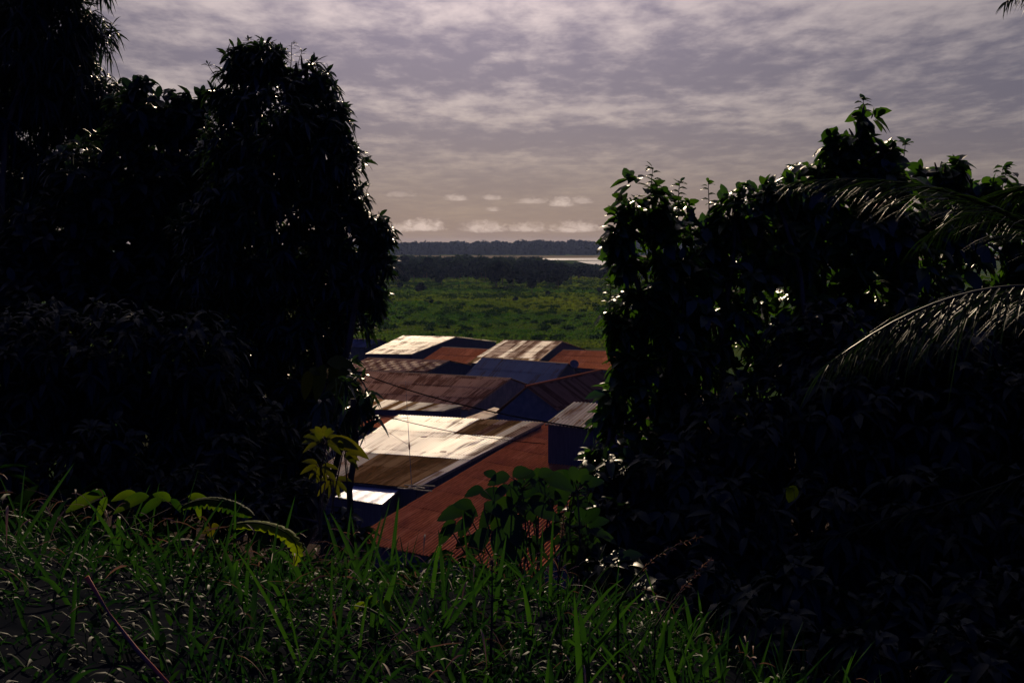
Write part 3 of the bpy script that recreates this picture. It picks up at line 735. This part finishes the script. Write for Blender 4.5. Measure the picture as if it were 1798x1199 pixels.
near_tree('mango_tree', 'tall rounded mango tree left of the view with a leafy arm reaching right', 'tree',
          [(450, 130, 62, 16, .9), (520, 150, 55, 16, .9), (440, 180, 60, 16, 1), (555, 205, 60, 16, .9), (500, 230, 110, 16, 1), (560, 290, 72, 16, .9), (470, 330, 110, 16, 1), (560, 380, 82, 16, .9), (600, 430, 66, 16, .8), (660, 420, 40, 16, .8), (655, 455, 45, 16, .8),
           (610, 500, 75, 16, .9), (520, 470, 110, 16, 1), (640, 500, 45, 16, .8), (420, 470, 110, 16, 1), (590, 570, 70, 16, .9), (500, 590, 100, 16, 1), (405, 600, 110, 16, 1), (595, 640, 52, 16, .9), (610, 690, 40, 16, .8), (520, 700, 85, 16, 1), (605, 735, 38, 16, .7),
           (430, 720, 95, 16, 1), (560, 740, 50, 16, .8), (400, 175, 36, 16, .8), (395, 250, 55, 16, .9), (400, 330, 70, 16, 1), (430, 95, 28, 16, .7), (380, 400, 80, 16, 1), (478, 112, 46, 16, .8), (408, 128, 36, 16, .8), (560, 150, 46, 16, .8), (592, 215, 42, 16, .8), (604, 275, 44, 16, .8), (608, 345, 46, 16, .8), (535, 120, 36, 16, .8), (630, 395, 40, 16, .8), (678, 420, 30, 16, .8), (672, 452, 34, 16, .8), (652, 402, 32, 16, .8), (655, 520, 36, 16, .8), (380, 160, 26, 16, .7)],
          rootat(500, 16), M_mango, .150, .042, 40, 11, 1.0, .5, gap=.28, trunk_r=.2, seed=3, core=.4,
          twigs=[(508, 110, 16, .22, .03, 7), (522, 118, 16, .18, .06, 6), (400, 130, 16, .10, -.22, 7), (470, 95, 16, .12, .02, 5), (436, 80, 16, .06, 0, 5)])
near_tree('shrub', 'black thicket of shrubs under the left-hand trees above the grass', 'shrub',
          [(60, 640, 130, 13, 1), (200, 640, 130, 13, 1), (330, 650, 120, 13, 1), (450, 770, 80, 13, 1), (350, 750, 80, 13, 1), (230, 740, 90, 13, 1), (110, 730, 90, 13, 1), (-20, 740, 110, 13, 1), (530, 800, 45, 13, 1), (450, 830, 45, 12.5, 1), (300, 800, 60, 12.5, 1), (400, 870, 70, 12, 1), (520, 880, 60, 11.5, 1), (270, 860, 80, 12, 1), (130, 840, 80, 12, 1), (0, 830, 90, 12, 1), (180, 800, 80, 12, 1), (390, 810, 70, 12.3, 1), (330, 860, 60, 11.6, 1), (470, 900, 60, 11.2, 1), (600, 930, 45, 11, 1)],
          rootat(260, 13), M_dark, .15, .055, 42, 8, 1.0, .6, gap=.1, trunk_r=.07, seed=4)

# right side
near_tree('tree', 'bushy large-leaved tree at the left end of the right-hand thicket, sprig on top', 'tree',
          [(1140, 375, 68, 13, .9), (1098, 400, 48, 13, .8), (1180, 410, 60, 13, .9), (1104, 460, 46, 13, .8), (1125, 515, 52, 13, .9), (1175, 530, 60, 13, 1), (1190, 480, 70, 13, 1), (1150, 560, 62, 13, .9), (1098, 570, 52, 13, .8), (1200, 590, 90, 13, 1), (1120, 630, 50, 13, .9), (1180, 690, 90, 13, 1), (1088, 690, 44, 13, .9), (1092, 640, 44, 13, .9), (1084, 560, 40, 13, .9), (1086, 430, 40, 13, .8), (1066, 735, 34, 13, .8), (1052, 800, 38, 12.6, .8), (1150, 780, 100, 13, 1), (1075, 760, 36, 13, .8)],
          rootat(1180, 13), M_broad, .165, .090, 21, 7, 1.1, .4, gap=.30, trunk_r=.12, seed=5,
          twigs=[(1150, 345, 13, .26, -.02, 8), (1190, 345, 13, .13, .02, 5), (1068, 540, 13, .22, .02, 6)])
near_tree('tree', 'large-leaved tree with the pointed top rising highest on the right', 'tree',
          [(1515, 205, 34, 14, .8), (1505, 245, 45, 14, .8), (1500, 290, 66, 14, .9), (1440, 330, 62, 14, .9), (1560, 320, 62, 14, .9), (1380, 350, 55, 14, .9), (1480, 400, 110, 14, 1), (1370, 430, 90, 14, 1), (1580, 420, 100, 14, 1), (1430, 530, 130, 14, 1), (1580, 560, 130, 14, 1), (1410, 310, 34, 14, .8), (1465, 265, 36, 14, .8), (1550, 265, 34, 14, .8), (1530, 360, 80, 14, 1), (1330, 400, 60, 14, 1)],
          rootat(1500, 14), M_broad, .205, .11, 14, 7, 1.1, .45, gap=.31, trunk_r=.14, seed=6,
          twigs=[(1515, 200, 14, .14, .0, 5), (1575, 270, 14, .12, .08, 4)])
near_tree('tree', 'lower large-leaved bush with bare twig tips between the two right-hand crowns', 'tree',
          [(1290, 375, 50, 13.5, .9), (1340, 355, 46, 13.5, .9), (1255, 430, 60, 13.5, .9), (1320, 450, 90, 13.5, 1), (1280, 540, 100, 13.5, 1), (1350, 620, 120, 13.5, 1), (1250, 640, 90, 13.5, 1), (1235, 400, 34, 13.5, .8), (1385, 325, 32, 13.5, .8), (1300, 350, 26, 13.5, .8), (1240, 500, 60, 13.5, 1), (1262, 395, 36, 13.5, .9), (1225, 440, 44, 13.5, .9), (1310, 400, 60, 13.5, 1), (1210, 370, 24, 13.5, .8), (1360, 335, 30, 13.5, .8)],
          rootat(1300, 13.5), M_broad, .16, .086, 17, 7, 1.1, .4, gap=.34, trunk_r=.1, seed=7,
          twigs=[(1245, 365, 13.5, .24, -.01, 5), (1310, 345, 13.5, .12, .02, 4), (1225, 400, 13.5, .1, -.1, 5)])
near_tree('tree', 'large-leaved tree at the right edge behind the palm fronds', 'tree',
          [(1655, 305, 45, 14.5, .9), (1690, 340, 50, 14.5, .9), (1755, 330, 38, 14.5, .8), (1780, 370, 52, 14.5, .9), (1640, 380, 70, 14.5, .9), (1700, 420, 90, 14.5, 1), (1800, 440, 80, 14.5, 1), (1700, 540, 130, 14.5, 1), (1850, 540, 130, 14.5, 1), (1860, 350, 60, 14.5, 1), (1605, 310, 36, 14.5, .8), (1730, 370, 50, 14.5, .9), (1680, 300, 30, 14.5, .8)],
          rootat(1720, 14.5), M_broad, .205, .11, 14, 7, 1.1, .45, gap=.33, trunk_r=.13, seed=8,
          twigs=[(1757, 310, 14.5, .10, .02, 4)])
near_tree('shrub', 'black thicket of shrubs filling the lower right behind the grass', 'shrub',
          [(1180, 850, 110, 11.5, 1), (1100, 850, 60, 11.5, 1), (1320, 780, 150, 12, 1), (1480, 760, 160, 12, 1), (1650, 760, 170, 12, 1), (1800, 760, 170, 12, 1), (1070, 920, 60, 11, 1), (1150, 960, 90, 11, 1), (1290, 940, 130, 11, 1), (1450, 950, 140, 11, 1), (1620, 950, 150, 11, 1), (1790, 950, 150, 11, 1),
           (1400, 1060, 100, 10, 1), (1560, 1080, 100, 10, 1), (1720, 1080, 110, 10, 1), (1240, 1040, 70, 10, 1), (1850, 1080, 120, 10, 1), (1450, 640, 130, 12.5, 1), (1640, 640, 150, 12.5, 1), (1820, 640, 130, 12.5, 1), (1020, 960, 36, 11, .8), (1035, 860, 42, 11.4, .9), (1030, 920, 46, 11, .9), (1160, 1080, 80, 9.6, 1), (1330, 1130, 110, 9.2, 1), (1500, 1170, 110, 9, 1), (1680, 1180, 120, 9, 1), (1840, 1180, 120, 9, 1), (1080, 1010, 60, 10, 1)],
          rootat(1400, 12), M_dark, .17, .075, 36, 8, 1.0, .7, gap=.08, trunk_r=.07, seed=9)


# coconut palm standing just outside the right edge
def frond(pts, width, parent, n=110, seed=0, hang=1.0):
    r = np.random.default_rng(seed); P = [Vector(p) for p in pts]
    def bez(t):
        m = len(P) - 1; o = Vector()
        for i, p in enumerate(P): o += p * (math.comb(m, i) * t ** i * (1 - t) ** (m - i))
        return o
    v, f = tube([[(bez(t), .022 * (1 - t) + .004) for t in np.linspace(0, 1, 18)]], 6)
    fr = mesh_pd('frond', v, f, parent, [M_palm], True)
    L = Leaves(); ts = np.linspace(.10, .995, n)
    for s in (-1, 1):
        B = np.array([bez(t) for t in ts]); T = nrm(np.array([bez(min(1, t + .01)) - bez(t - .01) for t in ts]))
        side = nrm(np.cross(T, np.array([0, 0, 1.0]))) * s
        prof = np.sin(np.clip(ts * 1.08, 0, 1) * math.pi * .78 + .45) * .9 + .12
        D = nrm(side * .5 + T * (.8 + ts[:, None] * .6) + np.array([0, 0, .04]) + r.normal(0, .06, (n, 3)))
        N = nrm(np.array([0, 0, 1.0]) + side * -.3 + r.normal(0, .4, (n, 3)))
        L.add(strips(B, D, N, width * prof * r.uniform(.85, 1.1, n), .012, hang * r.uniform(.5, 1.1, n), (0, .12, .35, .6, .82, 1), (.35, .9, 1, .8, .45, .04), .22), r.random(n))
    lf = L.build('leaflets', M_palm, None); lf.parent = fr; lf.matrix_parent_inverse.identity()
    return fr
crownp = at(1990, 560, Y=9.6)
root = (crownp.x + .2, crownp.y, H(crownp.x + .2, crownp.y))
palm = thing('coconut_palm', root, 'coconut palm at the right edge, only its arching fronds reaching into view', 'palm')
v, f = tube([[(Vector(root) + (crownp - Vector(root)) * t - Vector((0, 0, .3 if t == 0 else 0)), .17 - .05 * t) for t in np.linspace(0, 1, 8)]], 10); mesh_pd('trunk', v, f, palm, [M_bark], True)
A_ = lambda px, py, Y: at(px, py, Y=Y)
frond([crownp, A_(1850, 380, 9.3), A_(1650, 290, 9.0), A_(1400, 320, 8.8)], .62, palm, 120, 1, .5)
frond([crownp, A_(1860, 470, 9.0), A_(1660, 480, 8.4), A_(1455, 640, 8.0)], .62, palm, 110, 2, .75)
frond([crownp, A_(1960, 900, 10.2), A_(1640, 840, 10.4), A_(1350, 990, 10.4)], .30, palm, 60, 3, .7)
frond([crownp, A_(1930, 330, 9.8), A_(1850, 250, 10.4), A_(1620, 420, 11)], .6, palm, 110, 4, .7)
frond([crownp, A_(1960, 100, 9.4), A_(1890, -80, 9.0), A_(1765, 5, 8.6)], .28, palm, 70, 5)
frond([crownp, A_(2100, 250, 9.6), A_(2250, 250, 9.9), A_(2400, 500, 10)], .6, palm, 80, 6)
frond([crownp, A_(2000, 380, 8.4), A_(2050, 500, 7.6), A_(2100, 800, 7)], .6, palm, 80, 7)


# ------------------------------------------------------------------ plants in the foreground
def leafy_plant(name, label, root, leaves, mat, lw=.5, stem_r=.008, tint=(.2, 1), filler=0):
    """leaves: (base pixel x, y, tip pixel x, y, distance); a stem leads to each leaf base"""
    o = thing(name, root, label, 'plant'); L = Leaves(); paths = []
    if filler:
        ext = []
        for (x0, y0, x1, y1, Y) in leaves:
            for _ in range(filler):
                a_ = rnd.uniform(0, 6.28); q = rnd.uniform(14, 38); bx = x0 + rnd.uniform(-22, 22); by = y0 + rnd.uniform(-16, 24)
                ext.append((bx, by, bx + math.cos(a_) * q, by + abs(math.sin(a_)) * q * .9, Y + rnd.uniform(-.05, .25)))
        leaves = leaves + ext
    hub = Vector(root) + Vector((0, 0, .15)); bases = [at(q[0], q[1], Y=q[4]) for q in leaves]; nodes = []
    for b in bases:
        for nd in nodes:
            if (sum(nd, Vector()) / len(nd) - b).length < .16: nd.append(b); break
        else: nodes.append([b])
    cen = [sum(nd, Vector()) / len(nd) - Vector((0, 0, .04)) for nd in nodes]
    for i, c_ in enumerate(cen): paths.append(curve(hub, c_, stem_r, stem_r * .6, 6, .07, i))
    for i, (x0, y0, x1, y1, Y) in enumerate(leaves):
        b = at(x0, y0, Y=Y); t_ = at(x1, y1, Y=Y - rnd.uniform(-.06, .06)); d = t_ - b; ln = d.length
        rows = (0, .1, .25, .42, .6, .78, .92, 1); prof = (.1, .55, .9, 1.0, .92, .68, .32, .03)
        up = Vector((rnd.uniform(-.3, .3), -.75, .65))
        dd = (d + Vector((0, 0, .35 * ln))).normalized()
        L.add(strips(np.array([b]), np.array([dd]), np.array([up]), ln, ln * lw, .35, rows, prof, .12), rnd.uniform(*tint))
        paths.append(curve(min(cen, key=lambda q: (q - b).length), b, stem_r * .45, stem_r * .3, 4, .07, i))
    v, f = tube([curve(Vector(root) - Vector((0, 0, .1)), hub, stem_r * 1.4, stem_r, 2, .02, 1)] + paths, 5); mesh_pd('stem', v, f, o, [M_bark], True)
    L.build('leaves', mat, o); return o

def fan(cx, cy, Y, n, r0, r1, a0, a1):
    out = []
    for i in range(n):
        a = math.radians(a0 + (a1 - a0) * (i + rnd.uniform(.2, .8)) / n); r = rnd.uniform(.8, 1.1)
        out.append((cx + math.cos(a) * r0, cy - math.sin(a) * r0, cx + math.cos(a) * r1 * r, cy - math.sin(a) * r1 * r, Y + rnd.uniform(-.15, .15)))
    return out
leafy_plant('young_plant', 'yellow-green young plant in front of the slender trunk beside the white roof', rootat(572, 9.6),
            fan(568, 772, 9.6, 11, 6, 38, -50, 230) + fan(602, 795, 9.5, 7, 5, 34, -70, 120) + fan(562, 815, 9.6, 7, 5, 34, 160, 360) + fan(585, 840, 9.6, 6, 5, 34, 180, 360) + [(566, 775, 548, 742, 9.6), (575, 775, 628, 790, 9.4), (580, 770, 640, 805, 9.4)], M_yellow, .36, .008, (0, .8))
leafy_plant('vine', 'yellowed vine leaves hanging on the right flank of the mango tree', rootat(600, 14.2),
            [(570, 640, 560, 690, 14.2), (585, 640, 592, 692, 14.2), (600, 645, 612, 697, 14.1), (575, 635, 625, 655, 14.2), (560, 660, 540, 640, 14.2), (600, 665, 575, 690, 14.1), (545, 650, 538, 690, 14.3)], M_yellow, .55, .006, (0, .7))
leafy_plant('broad_leaved_plant', 'dark broad-leaved plant standing before the rust-red roof', rootat(905, 9.6),
            [(895, 836, 858, 852, 9.6), (900, 836, 940, 824, 9.6), (905, 842, 900, 884, 9.5), (945, 836, 978, 826, 9.6), (930, 844, 960, 870, 9.5), (880, 874, 838, 862, 9.6), (875, 884, 850, 929, 9.5), (900, 874, 872, 922, 9.4), (905, 874, 935, 914, 9.5), (930, 894, 980, 914, 9.5),
             (830, 892, 790, 882, 9.7), (820, 896, 770, 914, 9.7), (835, 896, 815, 936, 9.6), (955, 839, 1005, 862, 9.6), (975, 874, 1010, 854, 9.7), (860, 929, 830, 974, 9.4), (875, 924, 880, 979, 9.4), (940, 834, 905, 839, 9.6), (960, 874, 925, 886, 9.6), (985, 929, 950, 954, 9.6), (800, 914, 780, 949, 9.5), (870, 839, 845, 824, 9.6), (885, 894, 905, 949, 9.4), (915, 924, 905, 984, 9.4), (850, 884, 880, 909, 9.4), (925, 869, 955, 844, 9.7), (895, 854, 870, 879, 9.4)], M_plant, .62, .009, (0, .5), 1)
leafy_plant('broad_leaved_plant', 'second broad-leaved plant, twiggy, merging into the right-hand thicket over the red roof', rootat(985, 10.2),
            fan(960, 880, 10.2, 7, 25, 75, 20, 200) + fan(1010, 860, 10.2, 8, 15, 60, 0, 220) + fan(930, 930, 10.1, 6, 15, 50, 90, 300) + fan(1020, 930, 10.2, 9, 15, 60, 0, 360), M_plant, .5, .010, (0, .5), 2)
leafy_plant('creeper', 'three rounded yellow leaves low among the shaded grass at left', rootat(372, 6.9),
            [(370, 930, 352, 936, 6.9), (372, 928, 388, 920, 6.9), (370, 932, 374, 944, 6.9)], M_yellow, .75, .004, (.5, 1))
leafy_plant('creeper', 'dull green heart-shaped leaves in the middle of the sunlit grass', rootat(655, 5.8),
            [(652, 1058, 640, 1044, 5.75), (655, 1058, 662, 1042, 5.75), (668, 1065, 690, 1070, 5.8), (640, 1068, 618, 1060, 5.8), (660, 1066, 658, 1084, 5.7)], M_frond, .8, .004, (0, .6))
leafy_plant('lit_leaf', 'single bright green leaf lit in the black right-hand thicket', rootat(1392, 9.8), [(1396, 852, 1388, 876, 9.8), (1392, 856, 1380, 858, 9.8)], M_frond, .8, .003, (.6, 1))

# torn banana-like leaves bending over the grass
def torn_leaf(name, label, pts, w, mat, tint=.6, seed=0):
    r = random.Random(seed); P = [at(px, py, Y=Y) for px, py, Y in pts]; n = 44
    V = []; Fc = []; T = []
    def cr(t):
        m = len(P) - 1; o = Vector()
        for i, p in enumerate(P): o += p * (math.comb(m, i) * t ** i * (1 - t) ** (m - i))
        return o
    for i in range(n + 1):
        t = i / n; c = cr(t); d = (cr(min(1, t + .02)) - cr(max(0, t - .02))).normalized()
        s = d.cross(Vector((0, -.55, .83))).normalized(); u = s.cross(d)
        ww = w * math.sin(math.pi * min(1, .08 + t * .9)) ** .6
        l_ = ww * (1 - (.55 * r.random() if i % 3 == 0 else .1 * r.random())); r_ = ww * (1 - (.5 * r.random() if (i + 1) % 3 == 0 else .1 * r.random()))
        V += [c - s * l_ - u * l_ * .5, c - s * l_ * .5, c, c + s * r_ * .5, c + s * r_ - u * r_ * .5]; T += [tint + r.uniform(-.2, .2)] * 5
        if i:
            b = (i - 1) * 5; Fc += [(b + k, b + k + 1, b + k + 6, b + k + 5) for k in range(4)]
    o = thing(name, tuple(P[0] - Vector((0, 0, .3))), label, 'leaf')
    b_ = np_mesh('blade', np.array([tuple(v) for v in V]), np.array(Fc), T, o, [mat])
    g0 = P[0] - Vector((0, 0, .35)); v, f = tube([curve(g0, P[0], .008, .006, 3, .05, 1), [(cr(t), .005 - .003 * t) for t in np.linspace(0, 1, 14)]], 5); mesh_pd('midrib', v, f, o, [mat], True)
torn_leaf('banana_leaf', 'bright yellow-green torn leaf curling down at its tip over the grass', [(400, 925, 6.6), (440, 905, 6.55), (520, 920, 6.4), (535, 960, 6.35), (516, 992, 6.3)], .040, M_frond, .9, 1)
torn_leaf('banana_leaf', 'dark green arching leaf just left of the bright curled one', [(320, 890, 6.9), (370, 860, 6.85), (420, 890, 6.8), (445, 905, 6.75)], .05, M_frond, .1, 2)
leafy_plant('creeper', 'row of dark green drooping leaves over the shaded grass at left', rootat(220, 7.2),
            [(300, 880, 262, 862, 7.1), (262, 872, 205, 902, 7.1), (285, 876, 250, 905, 7.0), (240, 868, 196, 880, 7.2), (300, 876, 318, 900, 7.0), (180, 870, 120, 900, 7.4), (185, 868, 150, 866, 7.4), (188, 872, 176, 905, 7.3), (330, 872, 372, 886, 7.0), (345, 878, 350, 905, 7.0)], M_frond, .42, .005, (0, .35))
torn_leaf('dead_leaf', 'dry brown shrivelled leaf lying below the yellow leaves at left', [(268, 970, 6.5), (300, 945, 6.45), (330, 940, 6.4), (362, 968, 6.35)], .035, M_straw, .0, 5)

# slender dark trunk in front of the patched roof
rt = Vector(rootat(618, 12)); tpz = at(620, 700, Y=12)
o = thing('sapling', tuple(rt), 'slender dark trunk rising at the left end of the white roof', 'tree')
v, f = tube([curve(rt - Vector((0, 0, .2)), tpz, .034, .024, 8, .01, 3)], 8); mesh_pd('trunk', v, f, o, [M_bark], True)
L = Leaves(); k = 26; pp = np.array(tpz) + rng.normal(0, .12, (k, 3)); clusters(L, pp, rng.normal(0, .6, (k, 3)) + np.array([0, 0, -.2]), 7, .17, .045, 1.0, .9)
pp = np.array(at(632, 770, Y=12)) + rng.normal(0, .05, (4, 3)); L.build('crown', M_mango, o)


# ------------------------------------------------------------------ grass
def blades(L, n, region, hmin, hmax, w, tint, lean=.35, droop=(.1, .7), dens=None):
    x = rng.uniform(region[0], region[1], n); y = rng.uniform(region[2], region[3], n)
    if dens is not None:
        k = rng.random(n) < dens(x, y); x, y = x[k], y[k]
    n = len(x); z = hgt(x, y)
    ph = rng.uniform(0, 6.28, n); D = np.stack([np.cos(ph) * lean * rng.uniform(.2, 1.5, n), np.sin(ph) * lean * rng.uniform(.2, 1.5, n), np.ones(n)], -1)
    N = np.stack([np.cos(ph + rng.normal(0, .9, n)), np.sin(ph + rng.normal(0, .9, n)), .2 + 0 * ph], -1)
    L.add(strips(np.stack([x, y, z - .02], -1), D, N, rng.uniform(hmin, hmax, n), w * rng.uniform(.6, 1.3, n), rng.uniform(*droop, n), (0, .25, .5, .75, .92, 1), (.7, 1, .95, .65, .3, .03), .2), rng.uniform(*tint, n))
L = Leaves()
clump = lambda x, y: (.35 + .65 * np.clip((x + 1.6) / .9, 0, 1)) * (.22 + .78 * (vnoise(x + 20, y + 20, .5, 31) > .47))  # thinned at left so the dark soil stands in for tree shade
blades(L, 9000, (-3.6, 3.8, 3.9, 10.6), .12, .28, .011, (0, .35), .7, (.2, 1.0), clump)
blades(L, 6500, (-3.6, 3.8, 4.3, 10.6), .22, .42, .015, (0, .6), .5, (.1, .8), clump)
blades(L, 1500, (-3.4, 3.6, 4.6, 10.2), .32, .66, .021, (.2, 1), .45, (.05, .7), lambda x, y: (.3 + .7 * np.clip((x + 1.6) / .9, 0, 1)) * (.2 + .8 * (vnoise(x + 9, y + 9, .6, 77) > .45)))  # tall blades thinned at left likewise, imitating the shade
blades(L, 9000, (-3.2, 3.4, 3.6, 6.4), .07, .2, .012, (0, .25), .9, (.3, 1.2))
blades(L, 9000, (-3.6, 3.8, 5.0, 10.2), .06, .18, .011, (0, .2), 1.0, (.3, 1.3))
o = L.build('grass', M_grass); tag(o, 'tall green grass blades covering the brow of the hill', 'grass', kind='stuff')
L = Leaves()
def lean_leaves(n, ln, w, z0, z1):
    x = rng.uniform(-3.2, 3.4, n); y = rng.uniform(4.2, 9.3, n); z = hgt(x, y) + rng.uniform(z0, z1, n); ph = rng.uniform(0, 6.28, n)
    L.add(strips(np.stack([x, y, z], -1), np.stack([np.cos(ph), np.sin(ph), rng.uniform(-.3, .5, n)], -1), np.stack([0 * x, 0 * x, 1 + 0 * x], -1) + rng.normal(0, .4, (n, 3)), rng.uniform(.5, 1.3, n) * ln, w * rng.uniform(.6, 1.3, n), rng.uniform(.1, 1, n), (0, .25, .5, .75, 1), (.3, 1, .9, .6, .05), .3), rng.random(n))
lean_leaves(600, .11, .010, .08, .30)
lean_leaves(300, .2, .004, .05, .25)
o = L.build('dry_straw', M_straw); tag(o, 'dry curled straw leaves scattered through the green grass', 'straw', kind='stuff')
L = Leaves(); n = 1300
x = rng.uniform(-3.4, 3.6, n); y = rng.uniform(4.2, 9.8, n); pts = np.stack([x, y, hgt(x, y) + rng.uniform(.02, .16, n)], -1)
k = vnoise(x + 30, y + 30, .7, 41) > .3; pts = pts[k]
clusters(L, pts, rng.normal(0, .3, (len(pts), 3)) + np.array([0, 0, 1.0]), 5, .055, .026, 1.0, .3, (0, .6), ROWS4)
o = L.build('weeds', M_weed); tag(o, 'small round-leaved weeds growing between the grass blades', 'weeds', kind='stuff')

L = Leaves(); n = 5200
x = rng.uniform(-16, 16, n); y = rng.uniform(9.5, 42, n); x = x * y / 42 * 1.3 + rng.normal(0, 1, n); z = hgt(x, y)
clusters(L, np.stack([x, y, z + rng.uniform(.1, .7, n)], -1), rng.normal(0, .4, (n, 3)) + np.array([0, 0, 1.0]), 6, .34, .12, 1.0, .5, (0, .7), ROWS4)
o = L.build('slope_undergrowth', M_weed); tag(o, 'dark undergrowth covering the steep slope below the brow', 'undergrowth', kind='stuff')
def stalk(label, pts, mat, r=.004, head=.4, name='grass_stalk', cat='grass stalk', sd=0):
    P = [at(*q[:2], Y=q[2]) for q in pts]
    def cr(t):
        m = len(P) - 1; o = Vector()
        for i, p in enumerate(P): o += p * (math.comb(m, i) * t ** i * (1 - t) ** (m - i))
        return o
    base = Vector((P[0].x, P[0].y, H(P[0].x, P[0].y) - .03))
    o = thing(name, tuple(base), label, cat)
    v, f = tube([[(base, r)] + [(cr(t), r * (1.1 - t * .8)) for t in np.linspace(0, 1, 16)]], 5); mesh_pd('stem', v, f, o, [mat], True)
    L = Leaves(); ts = np.linspace(1 - head, 1, 60); B = np.array([cr(t) for t in ts]); D = nrm(rng.normal(size=(60, 3)) * .5 + nrm(np.array([cr(min(1, t + .02)) - cr(t - .02) for t in ts])))
    L.add(strips(B, D, rng.normal(size=(60, 3)), .022, .006, .2, (0, .5, 1), (.5, 1, .1), .1), rng.random(60)); L.build('seed_head', M_straw, o)
stalk('arching reddish seed stalk bending right from the grass, green at its foot', [(1085, 1065, 5.9), (1110, 1010, 5.9), (1150, 965, 5.9), (1228, 942, 5.9)], M_frond, .005, .6)
stalk('straight thin reddish seed stalk leaning right beside the arching one', [(1150, 1100, 5.7), (1190, 1040, 5.7), (1215, 1010, 5.7), (1248, 982, 5.7)], M_straw, .003, .7)
stalk('upright dry brown stalk in the middle right of the grass', [(862, 1130, 5.5), (865, 1080, 5.5), (864, 1010, 5.5), (864, 985, 5.5)], M_straw, .005, .2)
stalk('thin upright brown stalk before the dark thicket, right of the red roof', [(980, 1020, 7.2), (984, 980, 7.2), (987, 930, 7.2), (990, 905, 7.2)], M_straw, .005, .4)
stalk('long dry stalk lying aslant low in the grass', [(590, 1150, 5.2), (640, 1130, 5.2), (690, 1110, 5.2), (740, 1105, 5.2)], M_straw, .004, .1)
stalk('long bent dry stalk leaning over the dark grass at left of centre', [(560, 1125, 5.4), (520, 1090, 5.4), (490, 1040, 5.4), (455, 1028, 5.4)], M_straw, .004, .1)
# reddish twig close to the lens, lower left
M_red = plainmat('red_twig', (.05, .06, .07), (.45, .08, .04), .6, 9)
P = [at(152, 1012, Y=2.6), at(190, 1075, Y=2.6), at(240, 1140, Y=2.6), at(300, 1205, Y=2.55)]
gb = Vector((P[3].x + .12, P[3].y, H(P[3].x, P[3].y) - .03))
v, f = tube([[(gb, .005), (P[3], .004), (P[2], .0045), (P[1], .0025), (P[0], .005)]], 6); o = mesh_pd('twig', v, f, None, [M_red], True); tag(o, 'thin reddish twig poking up in the dark lower left corner', 'twig')

# ------------------------------------------------------------------ haze
hz = bpy.data.materials.new('haze'); hz.use_nodes = True; nt = hz.node_tree; nt.nodes.clear()
pv = nt.nodes.new('ShaderNodeVolumePrincipled'); ou = nt.nodes.new('ShaderNodeOutputMaterial')
pv.inputs['Color'].default_value = (.42, .55, 1.0, 1); pv.inputs['Density'].default_value = .000028; pv.inputs['Anisotropy'].default_value = .3
nt.links.new(pv.outputs[0], ou.inputs['Volume'])
v, f = box_vf(Vector((0, 2640, 17)), Vector((1, 0, 0)), Vector((0, 1, 0)), Vector((0, 0, 1)), 5400, 2760, 19.5)
o = mesh_pd('haze', v, f, None, [hz]); tag(o, 'thin bluish haze over the plain', 'haze', kind='stuff')
